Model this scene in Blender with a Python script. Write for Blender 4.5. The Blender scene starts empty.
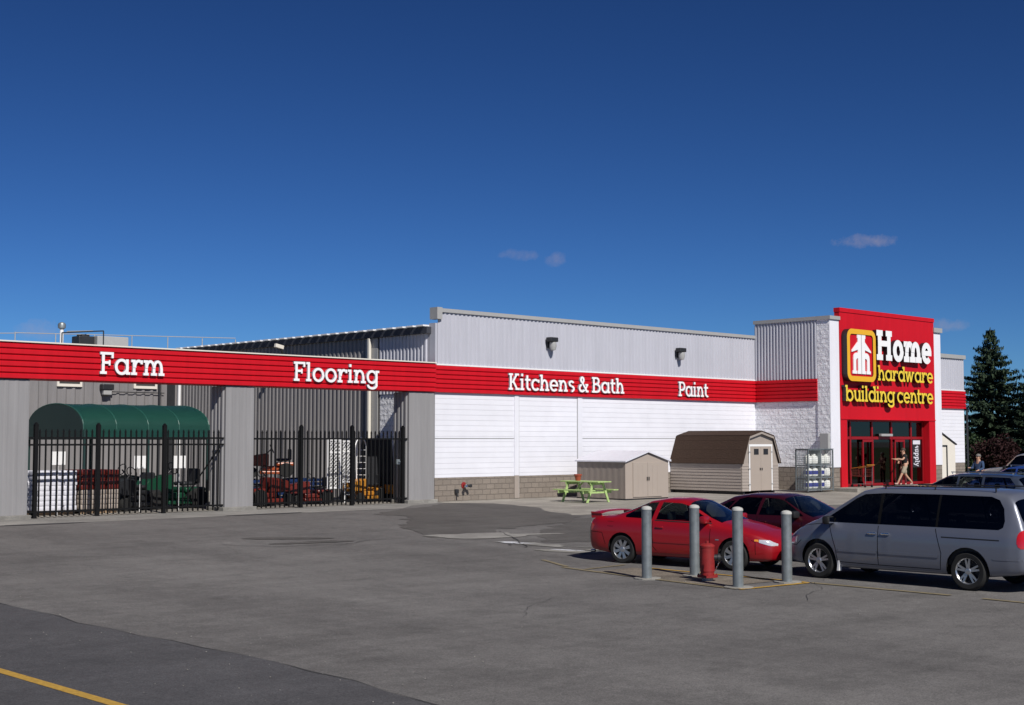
import bpy, bmesh, math, random
from mathutils import Vector, Matrix
random.seed(7)
S = bpy.context.scene
COL = S.collection
PI = math.pi
R = math.radians

# ------------------------------------------------------------------ materials
MATS = {}
def newmat(name):
    m = bpy.data.materials.new(name); m.use_nodes = True
    nt = m.node_tree; b = nt.nodes['Principled BSDF']
    MATS[name] = m
    return m, nt, b
def mat(name, col, rough=.6, metal=0, var=.12, scale=3.0, bump=0, bscale=60, coat=0, spec=.5, detail=6, rvar=0, streak=0):
    m, nt, b = newmat(name)
    N, L = nt.nodes, nt.links
    b.inputs['Roughness'].default_value = rough
    b.inputs['Metallic'].default_value = metal
    b.inputs['Specular IOR Level'].default_value = spec
    b.inputs['Coat Weight'].default_value = coat
    b.inputs['Coat Roughness'].default_value = .04
    tc = N.new('ShaderNodeTexCoord')
    no = N.new('ShaderNodeTexNoise'); no.inputs['Scale'].default_value = scale; no.inputs['Detail'].default_value = detail
    L.new(tc.outputs['Object'], no.inputs['Vector'])
    mx = N.new('ShaderNodeMix'); mx.data_type = 'RGBA'
    mx.inputs['A'].default_value = (*[c*(1-var) for c in col], 1)
    mx.inputs['B'].default_value = (*[min(1, c*(1+var)) for c in col], 1)
    L.new(no.outputs['Fac'], mx.inputs['Factor']); L.new(mx.outputs['Result'], b.inputs['Base Color'])
    if streak:
        mp = N.new('ShaderNodeMapping'); mp.inputs['Scale'].default_value = (2.2,2.2,.16); L.new(tc.outputs['Object'], mp.inputs['Vector'])
        ns = N.new('ShaderNodeTexNoise'); ns.inputs['Scale'].default_value = 1.6; ns.inputs['Detail'].default_value = 7; ns.inputs['Roughness'].default_value = .7; L.new(mp.outputs['Vector'], ns.inputs['Vector'])
        m_ = N.new('ShaderNodeMapRange'); m_.inputs['From Min'].default_value = .35; m_.inputs['From Max'].default_value = .6; m_.inputs['To Min'].default_value = 1-streak; m_.inputs['To Max'].default_value = 1.0; L.new(ns.outputs['Fac'], m_.inputs['Value'])
        q_ = N.new('ShaderNodeMix'); q_.data_type = 'RGBA'; q_.blend_type = 'MULTIPLY'; q_.inputs['Factor'].default_value = 1
        L.new(mx.outputs['Result'], q_.inputs['A']); L.new(m_.outputs['Result'], q_.inputs['B']); L.new(q_.outputs['Result'], b.inputs['Base Color'])
    if rvar:
        mr = N.new('ShaderNodeMapRange'); mr.inputs['To Min'].default_value = rough-rvar; mr.inputs['To Max'].default_value = rough+rvar
        L.new(no.outputs['Fac'], mr.inputs['Value']); L.new(mr.outputs['Result'], b.inputs['Roughness'])
    if bump:
        n2 = N.new('ShaderNodeTexNoise'); n2.inputs['Scale'].default_value = bscale; n2.inputs['Detail'].default_value = 4
        L.new(tc.outputs['Object'], n2.inputs['Vector'])
        bp = N.new('ShaderNodeBump'); bp.inputs['Strength'].default_value = bump; bp.inputs['Distance'].default_value = .02
        L.new(n2.outputs['Fac'], bp.inputs['Height']); L.new(bp.outputs['Normal'], b.inputs['Normal'])
    return m
def block_mat(name, col, mortar, bw, bh, msize=.012, var=.1, bump=.3, rough=.85, nscale=9, nbump=.0, axis='x', courses=None):
    """masonry on a vertical wall: object x (or y) and z"""
    m, nt, b = newmat(name); N, L = nt.nodes, nt.links
    b.inputs['Roughness'].default_value = rough
    tc = N.new('ShaderNodeTexCoord'); sp = N.new('ShaderNodeSeparateXYZ'); L.new(tc.outputs['Object'], sp.inputs[0])
    ad = N.new('ShaderNodeMath'); ad.operation = 'ADD'; L.new(sp.outputs['X'], ad.inputs[0]); L.new(sp.outputs['Y'], ad.inputs[1])
    cb = N.new('ShaderNodeCombineXYZ'); L.new(ad.outputs[0], cb.inputs['X']); L.new(sp.outputs['Z'], cb.inputs['Y'])
    br = N.new('ShaderNodeTexBrick'); L.new(cb.outputs[0], br.inputs['Vector'])
    br.inputs['Scale'].default_value = 1; br.inputs['Brick Width'].default_value = bw; br.inputs['Row Height'].default_value = bh
    br.inputs['Mortar Size'].default_value = msize; br.inputs['Mortar Smooth'].default_value = .3
    br.inputs['Color1'].default_value = (*[c*(1-var) for c in col], 1); br.inputs['Color2'].default_value = (*[min(1,c*(1+var)) for c in col], 1)
    br.inputs['Mortar'].default_value = (*mortar, 1)
    no = N.new('ShaderNodeTexNoise'); no.inputs['Scale'].default_value = 1.3; no.inputs['Detail'].default_value = 8; L.new(tc.outputs['Object'], no.inputs['Vector'])
    mr = N.new('ShaderNodeMapRange'); mr.inputs['To Min'].default_value = .88; mr.inputs['To Max'].default_value = 1.06; L.new(no.outputs['Fac'], mr.inputs['Value'])
    ml = N.new('ShaderNodeMix'); ml.data_type = 'RGBA'; ml.blend_type = 'MULTIPLY'; ml.inputs['Factor'].default_value = 1
    L.new(br.outputs['Color'], ml.inputs['A']); L.new(mr.outputs['Result'], ml.inputs['B']); L.new(ml.outputs['Result'], b.inputs['Base Color'])
    n2 = N.new('ShaderNodeTexNoise'); n2.inputs['Scale'].default_value = nscale; n2.inputs['Detail'].default_value = 6; n2.inputs['Roughness'].default_value=.6
    L.new(tc.outputs['Object'], n2.inputs['Vector'])
    inv = N.new('ShaderNodeMath'); inv.operation = 'MULTIPLY_ADD'; L.new(br.outputs['Fac'], inv.inputs[0]); inv.inputs[1].default_value = -bump
    m2 = N.new('ShaderNodeMath'); m2.operation = 'MULTIPLY'; L.new(n2.outputs['Fac'], m2.inputs[0]); m2.inputs[1].default_value = nbump
    L.new(m2.outputs[0], inv.inputs[2])
    bp = N.new('ShaderNodeBump'); bp.inputs['Strength'].default_value = 1; bp.inputs['Distance'].default_value = .06
    L.new(inv.outputs[0], bp.inputs['Height']); L.new(bp.outputs['Normal'], b.inputs['Normal'])
    return m
def ground_mat(name, c1, c2, scale=.35, fine=90, crack=True, stain=.0, rough=.9, streak=None, spot=.25, crack_strength=.55, mott=.13):
    m, nt, b = newmat(name); N, L = nt.nodes, nt.links
    b.inputs['Specular IOR Level'].default_value = .3
    tc = N.new('ShaderNodeTexCoord')
    def noise(sc, det=6, rough_=.55, vec=None):
        n = N.new('ShaderNodeTexNoise'); n.inputs['Scale'].default_value = sc; n.inputs['Detail'].default_value = det; n.inputs['Roughness'].default_value = rough_
        L.new(vec or tc.outputs['Object'], n.inputs['Vector']); return n
    big = noise(scale, 8, .6)
    cr = N.new('ShaderNodeValToRGB'); cr.color_ramp.elements[0].position = .33; cr.color_ramp.elements[1].position = .67
    cr.color_ramp.elements[0].color = (*c1, 1); cr.color_ramp.elements[1].color = (*c2, 1)
    # streaks along the driving direction
    mp = N.new('ShaderNodeMapping'); mp.inputs['Scale'].default_value = streak or (1, 1, 1); L.new(tc.outputs['Object'], mp.inputs['Vector'])
    st = noise(.5, 5, .6, mp.outputs['Vector'])
    av = N.new('ShaderNodeMath'); av.operation = 'MULTIPLY_ADD'; L.new(big.outputs['Fac'], av.inputs[0]); av.inputs[1].default_value = .5
    hv = N.new('ShaderNodeMath'); hv.operation = 'MULTIPLY'; L.new(st.outputs['Fac'], hv.inputs[0]); hv.inputs[1].default_value = .5
    L.new(hv.outputs[0], av.inputs[2]); L.new(av.outputs[0], cr.inputs['Fac'])
    fn = noise(fine, 3, .7); mr = N.new('ShaderNodeMapRange'); mr.inputs['From Min'].default_value = .3; mr.inputs['From Max'].default_value = .7
    mr.inputs['To Min'].default_value = 1-spot; mr.inputs['To Max'].default_value = 1+spot; L.new(fn.outputs['Fac'], mr.inputs['Value'])
    ml = N.new('ShaderNodeMix'); ml.data_type = 'RGBA'; ml.blend_type = 'MULTIPLY'; ml.inputs['Factor'].default_value = 1
    L.new(cr.outputs['Color'], ml.inputs['A']); L.new(mr.outputs['Result'], ml.inputs['B'])
    last = ml
    def mul(src, lo, hi, f0, f1):
        r_ = N.new('ShaderNodeMapRange'); r_.inputs['From Min'].default_value = f0; r_.inputs['From Max'].default_value = f1
        r_.inputs['To Min'].default_value = lo; r_.inputs['To Max'].default_value = hi; L.new(src, r_.inputs['Value'])
        q_ = N.new('ShaderNodeMix'); q_.data_type = 'RGBA'; q_.blend_type = 'MULTIPLY'; q_.inputs['Factor'].default_value = 1
        L.new(last.outputs['Result'], q_.inputs['A']); L.new(r_.outputs['Result'], q_.inputs['B']); return q_
    last = mul(noise(4.2, 8, .75).outputs['Fac'], 1-mott, 1+mott, .32, .68)
    last = mul(noise(22, 4, .7).outputs['Fac'], 1-mott*.8, 1+mott*.8, .32, .68)
    last = mul(noise(.85, 7, .7).outputs['Fac'], 1-mott*.9, 1.04, .36, .50)
    mp2 = N.new('ShaderNodeMapping'); mp2.inputs['Rotation'].default_value = (0,0,.72); mp2.inputs['Scale'].default_value = (.12,1.7,1); L.new(tc.outputs['Object'], mp2.inputs['Vector'])
    last = mul(noise(1.0, 6, .65, mp2.outputs['Vector']).outputs['Fac'], 1-mott*.6, 1+mott*.6, .35, .65)
    # pale stone chips
    vo = N.new('ShaderNodeTexVoronoi'); vo.inputs['Scale'].default_value = 7; L.new(tc.outputs['Object'], vo.inputs['Vector'])
    lt = N.new('ShaderNodeMath'); lt.operation = 'LESS_THAN'; lt.inputs[1].default_value = .06; L.new(vo.outputs['Distance'], lt.inputs[0])
    ng = noise(1.1, 2); gt = N.new('ShaderNodeMath'); gt.operation = 'GREATER_THAN'; gt.inputs[1].default_value = .62; L.new(ng.outputs['Fac'], gt.inputs[0])
    an = N.new('ShaderNodeMath'); an.operation = 'MULTIPLY'; L.new(lt.outputs[0], an.inputs[0]); L.new(gt.outputs[0], an.inputs[1])
    mc = N.new('ShaderNodeMix'); mc.data_type = 'RGBA'; L.new(an.outputs[0], mc.inputs['Factor']); L.new(last.outputs['Result'], mc.inputs['A']); mc.inputs['B'].default_value = (.3, .29, .27, 1)
    last = mc
    if crack:
        wn = noise(.9, 4); mv = N.new('ShaderNodeMix'); mv.data_type = 'VECTOR'; mv.inputs['Factor'].default_value = .12
        L.new(tc.outputs['Object'], mv.inputs['A']); L.new(wn.outputs['Color'], mv.inputs['B'])
        v2 = N.new('ShaderNodeTexVoronoi'); v2.feature = 'DISTANCE_TO_EDGE'; v2.inputs['Scale'].default_value = .23; L.new(mv.outputs['Result'], v2.inputs['Vector'])
        l2 = N.new('ShaderNodeMath'); l2.operation = 'LESS_THAN'; l2.inputs[1].default_value = .0022; L.new(v2.outputs['Distance'], l2.inputs[0])
        ml2 = N.new('ShaderNodeMath'); ml2.operation = 'MULTIPLY'; ml2.inputs[1].default_value = crack_strength; L.new(l2.outputs[0], ml2.inputs[0])
        m3 = N.new('ShaderNodeMix'); m3.data_type = 'RGBA'; L.new(ml2.outputs[0], m3.inputs['Factor']); L.new(last.outputs['Result'], m3.inputs['A']); m3.inputs['B'].default_value = (c1[0]*.45, c1[1]*.45, c1[2]*.45, 1)
        last = m3
    L.new(last.outputs['Result'], b.inputs['Base Color'])
    b.inputs['Roughness'].default_value = rough
    bp = N.new('ShaderNodeBump'); bp.inputs['Strength'].default_value = .35; bp.inputs['Distance'].default_value = .01
    L.new(fn.outputs['Fac'], bp.inputs['Height']); L.new(bp.outputs['Normal'], b.inputs['Normal'])
    return m
def glass_mat(name, tint, refl=.5, thick=.5):
    m = bpy.data.materials.new(name); m.use_nodes = True; nt = m.node_tree; N, L = nt.nodes, nt.links
    for n in list(N): N.remove(n)
    out = N.new('ShaderNodeOutputMaterial'); tr = N.new('ShaderNodeBsdfTransparent'); tr.inputs['Color'].default_value = (*tint, 1)
    gl = N.new('ShaderNodeBsdfGlossy'); gl.inputs['Roughness'].default_value = .015
    fr = N.new('ShaderNodeFresnel'); fr.inputs['IOR'].default_value = 1.55
    mu = N.new('ShaderNodeMath'); mu.operation = 'MULTIPLY_ADD'; L.new(fr.outputs[0], mu.inputs[0]); mu.inputs[1].default_value = refl*2; mu.inputs[2].default_value = .01; mu.use_clamp = True
    mx = N.new('ShaderNodeMixShader'); L.new(mu.outputs[0], mx.inputs[0]); L.new(tr.outputs[0], mx.inputs[1]); L.new(gl.outputs[0], mx.inputs[2]); L.new(mx.outputs[0], out.inputs['Surface'])
    MATS[name] = m; return m

M_ASPH = ground_mat('asphalt', (.098,.093,.091), (.162,.155,.150), scale=.16, fine=55, spot=.42, streak=(.9,.12,1), crack_strength=.15, mott=.15)
M_ROAD = ground_mat('road_asphalt', (.056,.055,.060), (.080,.078,.082), scale=.3, fine=55, streak=(.7,.1,1), spot=.45, crack_strength=.15)
M_PATCH = ground_mat('asphalt_patch', (.070,.065,.062), (.108,.102,.097), scale=.6, crack=False)
M_CONC = ground_mat('concrete', (.20,.185,.165), (.31,.29,.255), scale=.5, fine=40, spot=.08, crack_strength=.5)
M_CONC2 = ground_mat('pale_concrete', (.19,.182,.168), (.29,.28,.255), scale=.5, fine=40, spot=.1)
M_DUST = ground_mat('dusty_asphalt', (.185,.178,.168), (.27,.26,.243), scale=.5, crack=False, spot=.15)
M_GRAV = ground_mat('gravel', (.10,.085,.07), (.22,.19,.155), scale=3, fine=30, crack=False, spot=.5)
M_GRASS = ground_mat('grass_ground', (.03,.05,.015), (.07,.09,.03), scale=.5, crack=False)
M_WATER = mat('puddle_water', (.03,.03,.03), rough=.08, var=.1, spec=.8)
M_YEL = mat('yellow_paint', (.42,.25,.04), rough=.8, var=.5, scale=22, bump=.2)
M_YELW = mat('worn_yellow_paint', (.20,.165,.10), rough=.8, var=.45, scale=5)
M_WMET = mat('white_metal_siding', (.475,.48,.535), rough=.45, var=.05, scale=.6, streak=.09)
M_WMET2 = mat('grey_metal_siding', (.225,.215,.215), rough=.5, var=.08, scale=.7, streak=.16)
M_PIL = mat('pillar_metal', (.275,.268,.27), rough=.5, var=.06, scale=.7, streak=.12)
M_RED = mat('red_metal', (.56,.008,.018), rough=.5, spec=.2, var=.07, scale=.8, streak=.10)
M_REDF_SHADE = mat('red_frame_shaded', (.26,.006,.010), rough=.35, var=.06, scale=1)  # portal red darkened, puts the shade under the header into the frames
M_WBLK = block_mat('white_painted_block', (.76,.765,.82), (.70,.705,.76), 8.0, .2, msize=.006, var=.015, bump=.10, nscale=4, nbump=.08)
M_WPLN = mat('white_painted_render', (.74,.745,.80), rough=.8, var=.03, streak=.06, bump=.1, bscale=6)
M_WSPLIT = block_mat('white_split_face_block', (.86,.865,.90), (.76,.765,.80), .8, .2, msize=.014, var=.02, bump=.5, nscale=5, nbump=1.1)
M_BBLK = block_mat('tan_base_block', (.235,.20,.168), (.165,.14,.118), .4, .2, msize=.012, var=.08, bump=.4, nscale=14, nbump=.4)
M_CAP = mat('grey_coping', (.36,.36,.355), rough=.45, var=.06)
M_DARK = mat('dark_trim', (.02,.021,.024), rough=.5, var=.2)
M_EAVE = mat('eave_soffit', (.035,.038,.05), rough=.7, var=.2)
M_WHITE = mat('white_plastic', (.80,.80,.80), rough=.4, var=.03)
M_LET = mat('white_letter_face', (.86,.86,.86), rough=.35, var=.02)
M_YLET = mat('yellow_letter_face', (.83,.60,.05), rough=.35, var=.03)
M_YBOR = mat('logo_yellow', (.78,.42,.02), rough=.35, var=.03)
M_LSIDE = mat('letter_return_dark', (.012,.010,.014), rough=.5, var=.1)
M_LSIDEW = mat('letter_return_grey', (.35,.36,.42), rough=.5, var=.05)
M_BLK = mat('black_powder_coat', (.003,.003,.0035), rough=.65, spec=.25, var=.2)
M_GALV = mat('galvanised_steel', (.27,.30,.31), rough=.45, metal=.5, var=.34, streak=.25, scale=7, bump=.1, bscale=25, rvar=.08)
M_GCAP = mat('concrete_cap', (.42,.42,.40), rough=.8, var=.1, bump=.3)
M_HYD = mat('hydrant_red', (.27,.014,.014), rough=.6, var=.35, scale=14, bump=.2, streak=.25)
M_CAN = mat('green_canvas', (.022,.105,.080), rough=.34, spec=.9, var=.12, scale=2)
M_CAN2 = mat('dark_green_canvas', (.010,.035,.033), rough=.6, var=.12, scale=2)
M_SHED = mat('beige_plastic', (.37,.315,.27), rough=.6, var=.05, scale=2)
M_SHED_SHADE = mat('beige_plastic_shaded', (.27,.23,.20), rough=.6, var=.05, scale=2)  # darker copy of the beige, shade of the grazing-lit side put into the colour
M_SID = mat('tan_lap_siding', (.33,.285,.25), rough=.65, var=.08, scale=2.5)
M_SHING = mat('brown_shingle', (.048,.030,.022), rough=.95, spec=.2, var=.5, scale=18, bump=.8, bscale=20)
M_TRIM = mat('cream_trim', (.72,.68,.6), rough=.55, var=.04)
M_LIME = mat('lime_paint', (.39,.53,.20), rough=.7, var=.22, scale=9, bump=.3)
M_TER = mat('terracotta', (.32,.06,.03), rough=.7, var=.1)
M_WOOD = mat('pallet_wood', (.26,.18,.11), rough=.85, var=.25, scale=6)
M_BAG = mat('white_bag', (.66,.66,.72), rough=.5, var=.1, scale=5, bump=.3, bscale=10)
M_ORG = mat('orange_paint', (.32,.07,.02), rough=.35, var=.08)
M_REDP = mat('red_machine_paint', (.13,.018,.012), rough=.35, var=.08)
M_YORG = mat('amber_paint', (.45,.20,.03), rough=.35, var=.08)
M_GRNP = mat('green_machine_paint', (.008,.055,.028), rough=.35, var=.1)
M_BLUE = mat('blue_plastic', (.012,.03,.10), rough=.4, var=.1)
M_NAVY = mat('navy_ink', (.02,.03,.22), rough=.5, var=.05)
M_TANK = mat('propane_tank_white', (.80,.81,.76), rough=.4, var=.06)
M_TYRE = mat('tyre_rubber', (.012,.012,.012), rough=.85, var=.2)
M_RIM = mat('alloy_rim', (.55,.56,.58), rough=.28, metal=.9, var=.08)
M_CRED = mat('car_paint_red', (.27,.003,.008), rough=.38, coat=.6, var=.03)
M_CMAR = mat('car_paint_maroon', (.040,.003,.007), rough=.35, coat=.6, var=.03, metal=.2)
M_CSLA = mat('car_paint_slate', (.165,.178,.22), rough=.36, coat=.7, var=.03, metal=.4)
M_CNAVY = mat('car_paint_blue_grey', (.055,.07,.105), rough=.3, coat=1, var=.03, metal=.35)
M_CSIL = mat('car_paint_silver', (.34,.35,.36), rough=.33, coat=1, var=.03, metal=.4)
M_CBLU = mat('car_paint_blue', (.02,.05,.22), rough=.3, coat=1, var=.03)
M_CTRIM = mat('car_trim_black', (.010,.010,.011), rough=.6, var=.1)
M_SEAM = mat('panel_gap', (.005,.005,.006), rough=.9, spec=.1, var=.1)
M_INT = mat('car_interior', (.045,.044,.043), rough=.8, var=.15)
M_GRNFAB = mat('seat_fabric', (.16,.15,.14), rough=.9, var=.1)
M_CHROME = mat('chrome', (.75,.76,.78), rough=.12, metal=1, var=.02)
M_LAMP = mat('headlamp_lens', (.70,.72,.76), rough=.08, var=.1, scale=20, coat=1, metal=.35)
M_AMBER = mat('amber_lens', (.75,.28,.03), rough=.15, var=.1, coat=1)
M_TAIL = mat('tail_lamp_red', (.50,.010,.012), rough=.12, var=.1, coat=1)
M_GL = glass_mat('car_glass', (.66,.74,.72), .45)
M_GLW = glass_mat('windscreen_glass', (.50,.58,.62), .9)
M_GLD = glass_mat('privacy_glass', (.11,.115,.13), .40)
M_GLS = glass_mat('shop_glass', (.20,.23,.21), .6)
M_SKIN = mat('skin', (.52,.30,.20), rough=.55, var=.06)
M_HAIR = mat('brown_hair', (.05,.03,.02), rough=.7, var=.2)
M_GHAIR = mat('grey_hair', (.16,.15,.14), rough=.7, var=.2)
M_TEE = mat('black_cloth', (.012,.012,.014), rough=.9, var=.2)
M_KHA = mat('khaki_cloth', (.36,.31,.23), rough=.9, var=.1)
M_BCL = mat('blue_cloth', (.03,.06,.13), rough=.9, var=.15)
M_RCL = mat('dark_red_cloth', (.09,.015,.02), rough=.9, var=.15)
M_SHOE = mat('pale_shoe', (.45,.3,.28), rough=.7, var=.1)
M_BARK = mat('bark', (.07,.05,.035), rough=.95, var=.3, scale=8)
M_SHOP = mat('shop_interior', (.035,.05,.04), rough=.8, var=.6, scale=2)
def leafmat(name, a, b_, tr=.0):
    m, nt, b = newmat(name); N, L = nt.nodes, nt.links
    g = N.new('ShaderNodeNewGeometry'); cr = N.new('ShaderNodeValToRGB')
    cr.color_ramp.elements[0].color = (*a, 1); cr.color_ramp.elements[1].color = (*b_, 1)
    L.new(g.outputs['Random Per Island'], cr.inputs['Fac']); L.new(cr.outputs['Color'], b.inputs['Base Color'])
    b.inputs['Roughness'].default_value = .75; b.inputs['Specular IOR Level'].default_value = .25
    return m
M_SPR = leafmat('spruce_needles', (.012,.026,.017), (.055,.085,.045))
M_PLUM = leafmat('red_leaves', (.016,.006,.007), (.040,.013,.013))
M_HEDGE = leafmat('hedge_leaves', (.015,.03,.012), (.045,.075,.03))

# ------------------------------------------------------------------ helpers
def link(o, parent=None):
    COL.objects.link(o)
    if parent is not None: o.parent = parent
    return o
def mesh_obj(name, bm, mats, parent=None, smooth=False, ang=35):
    me = bpy.data.meshes.new(name)
    if smooth:
        for f in bm.faces: f.smooth = True
    bm.to_mesh(me); bm.free()
    for m in (mats if isinstance(mats, (list, tuple)) else [mats]): me.materials.append(m)
    if smooth:
        try: me.set_sharp_from_angle(angle=R(ang))
        except Exception: pass
    return link(bpy.data.objects.new(name, me), parent)
def tag(o, label=None, cat=None, group=None, kind=None):
    if label: o['label'] = label
    if cat: o['category'] = cat
    if group: o['group'] = group
    if kind: o['kind'] = kind
    return o
def thing(name, label, cat, loc=(0,0,0), rz=0, group=None):
    o = bpy.data.objects.new(name, None); COL.objects.link(o); o.empty_display_size = .3
    o.location = loc; o.rotation_euler = (0,0,rz)
    return tag(o, label, cat, group)
def copy_tree(o, loc=None, rz=None, label=None):
    c = o.copy(); COL.objects.link(c)
    if loc is not None: c.location = loc
    if rz is not None: c.rotation_euler = (0,0,rz)
    if label: c['label'] = label
    def rec(a, b):
        for ch in list(a.children):
            k = ch.copy(); COL.objects.link(k); k.parent = b; rec(ch, k)
    rec(o, c)
    return c
NB = bmesh.new
def box(bm, x0, x1, y0, y1, z0, z1, mi=0, bev=0, rot=None, piv=None):
    r = bmesh.ops.create_cube(bm, size=1)
    vs = r['verts']
    for v in vs: v.co = Vector(((x0+x1)/2+v.co.x*(x1-x0), (y0+y1)/2+v.co.y*(y1-y0), (z0+z1)/2+v.co.z*(z1-z0)))
    fs = set(f for v in vs for f in v.link_faces)
    for f in fs: f.material_index = mi
    if bev:
        es = list(set(e for v in vs for e in v.link_edges))
        q = bmesh.ops.bevel(bm, geom=es, offset=bev, segments=2, affect='EDGES', profile=.5)
        vs = list(set(v for f in q['faces'] for v in f.verts))
        for f in q['faces']: f.material_index = mi
    if rot is not None:
        bmesh.ops.rotate(bm, verts=vs, cent=piv or ((x0+x1)/2,(y0+y1)/2,(z0+z1)/2), matrix=rot)
    return vs
def tube(bm, a, b, r, r2=None, seg=10, mi=0, caps=True):
    a, b = Vector(a), Vector(b); d = b-a; L_ = d.length
    if L_ < 1e-6: return []
    q = bmesh.ops.create_cone(bm, segments=seg, radius1=r, radius2=r if r2 is None else r2, depth=L_, cap_ends=caps)
    mt = Matrix.Translation((a+b)/2) @ d.to_track_quat('Z','Y').to_matrix().to_4x4()
    bmesh.ops.transform(bm, matrix=mt, verts=q['verts'])
    for v in q['verts']:
        for f in v.link_faces: f.material_index = mi
    return q['verts']
def lathe(bm, prof, c=(0,0,0), axis='Z', seg=24, mi=0):
    """prof: list of (r, h)"""
    rings = []
    for r, h in prof:
        ring = []
        for i in range(seg):
            t = 2*PI*i/seg; x, y = r*math.cos(t), r*math.sin(t)
            p = (x, y, h) if axis == 'Z' else ((x, h, y) if axis == 'Y' else (h, x, y))
            ring.append(bm.verts.new(Vector(p)+Vector(c)))
        rings.append(ring)
    for a, b in zip(rings, rings[1:]):
        for i in range(seg):
            f = bm.faces.new((a[i], a[(i+1)%seg], b[(i+1)%seg], b[i])); f.material_index = mi
    for ring in (rings[0], rings[-1]):
        try:
            f = bm.faces.new(ring); f.material_index = mi
        except Exception: pass
    return rings
def prism(bm, pts, ax, a0, a1, mi=0, both=True):
    """pts: 2D outline; ax: 'X','Y','Z' axis of extrusion between a0 and a1"""
    def P(u, v, w):
        return {'X': (w,u,v), 'Y': (u,w,v), 'Z': (u,v,w)}[ax]
    A = [bm.verts.new(P(u,v,a0)) for u,v in pts]; B = [bm.verts.new(P(u,v,a1)) for u,v in pts]
    n = len(pts); fs = []
    fs.append(bm.faces.new(A)); fs.append(bm.faces.new(B[::-1]))
    for i in range(n): fs.append(bm.faces.new((A[i], B[i], B[(i+1)%n], A[(i+1)%n])))
    for f in fs: f.material_index = mi
    return fs
def fix(bm): bmesh.ops.recalc_face_normals(bm, faces=bm.faces[:]); return bm
def corr_panel(bm, u0, u1, z0, z1, ax, off, sgn, pitch=.2, depth=.035, mi=0, flat=.35):
    """vertical-ribbed cladding on plane ax=off, ribs pushed towards sgn, u along the other axis"""
    pts = []; u = u0
    n = max(1, round((u1-u0)/pitch)); pw = (u1-u0)/n
    for i in range(n):
        b = u0+i*pw
        pts += [(b, 0), (b+pw*flat, 0), (b+pw*(flat+.15), depth), (b+pw*.85, depth)]
    pts.append((u1, 0))
    def P(u, d, z): return (u, off+sgn*d, z) if ax == 'Y' else (off+sgn*d, u, z)
    lo = [bm.verts.new(P(u,d,z0)) for u,d in pts]; hi = [bm.verts.new(P(u,d,z1)) for u,d in pts]
    for i in range(len(pts)-1):
        f = bm.faces.new((lo[i], lo[i+1], hi[i+1], hi[i])); f.material_index = mi
def band_panel(bm, u0, u1, z0, z1, ax, off, sgn, n=6, depth=.045, mi=0, ret=.25):
    """horizontal-ribbed fascia"""
    pw = (z1-z0)/n; pts = []
    for i in range(n):
        b = z0+i*pw
        pts += [(b, 0), (b+pw*.12, depth), (b+pw*.72, depth), (b+pw*.86, 0)]
    pts.append((z1, 0))
    pts = [(z0, -ret)]+pts+[(z1, -ret)]
    def P(u, d, z): return (u, off+sgn*d, z) if ax == 'Y' else (off+sgn*d, u, z)
    A = [bm.verts.new(P(u0,d,z)) for z,d in pts]; B = [bm.verts.new(P(u1,d,z)) for z,d in pts]
    for i in range(len(pts)-1):
        f = bm.faces.new((A[i], B[i], B[i+1], A[i+1])); f.material_index = mi
    for Q in (A, B): bm.faces.new(Q).material_index = mi

# ------------------------------------------------------------------ ground shape
def g(x, y):
    t = min(max((-y-2)/20, 0), 1)
    return -.34*t*t*(3-2*t)
def frange(a, b, n): return [a+(b-a)*i/n for i in range(n+1)]
def sheet(name, outline_rows, mats, dz, kind='structure', label=None, group=None, cat=None):
    pass
def ragged(pts, amp=.12, seg=.35, seed=1):
    rnd = random.Random(seed); out = []
    for (a, b), (c_, d_) in zip(pts, pts[1:]+pts[:1]):
        n = max(1, int(math.hypot(c_-a, d_-b)/seg)); L_ = math.hypot(c_-a, d_-b) or 1; nx, ny = -(d_-b)/L_, (c_-a)/L_
        for i in range(n):
            o = rnd.gauss(0, amp) if i else 0; t = i/n; out.append((a+(c_-a)*t+nx*o, b+(d_-b)*t+ny*o))
    return out
def ground_poly(name, pts, m, dz, step=1.0):
    """closed 2D outline laid on the ground, draped"""
    bm = NB(); vs = [bm.verts.new((x,y,0)) for x,y in pts]; f = bm.faces.new(vs)
    ys = [p[1] for p in pts]; lo, hi = max(min(ys), -24), min(max(ys), 0)
    y = math.ceil(lo/step)*step
    while y < hi:
        bmesh.ops.bisect_plane(bm, geom=bm.verts[:]+bm.edges[:]+bm.faces[:], plane_co=(0,y,0), plane_no=(0,1,0)); y += step
    for v in bm.verts: v.co.z = g(v.co.x, v.co.y)+dz
    bmesh.ops.triangulate(bm, faces=bm.faces[:])
    for f in bm.faces:
        if f.normal.z < 0: f.normal_flip()
    return mesh_obj(name, bm, m)
def rough_line(p0, p1, n, amp, seed=0):
    rnd = random.Random(seed); out = []
    a, b = Vector(p0), Vector(p1); d = (b-a); nn = Vector((-d.y, d.x)).normalized()
    for i in range(n):
        t = i/n; o = 0 if i == 0 else rnd.uniform(-amp, amp)
        q = a+d*t+nn*o; out.append((q.x, q.y))
    return out

# one sheet to the horizon
bm = NB()
xs = [-1500,-300,-80,-40]+frange(-30, 60, 18)+[100,300,1500]
ys = [-1500,-300,-80,-40,-30]+frange(-24, 0, 24)+[10,30,80,300,1500]
grid = [[bm.verts.new((x,y,g(x,y))) for x in xs] for y in ys]
for a, b in zip(grid, grid[1:]):
    for i in range(len(xs)-1): bm.faces.new((a[i], a[i+1], b[i+1], b[i]))
tag(mesh_obj('ground', bm, M_ASPH), kind='structure')
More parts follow.
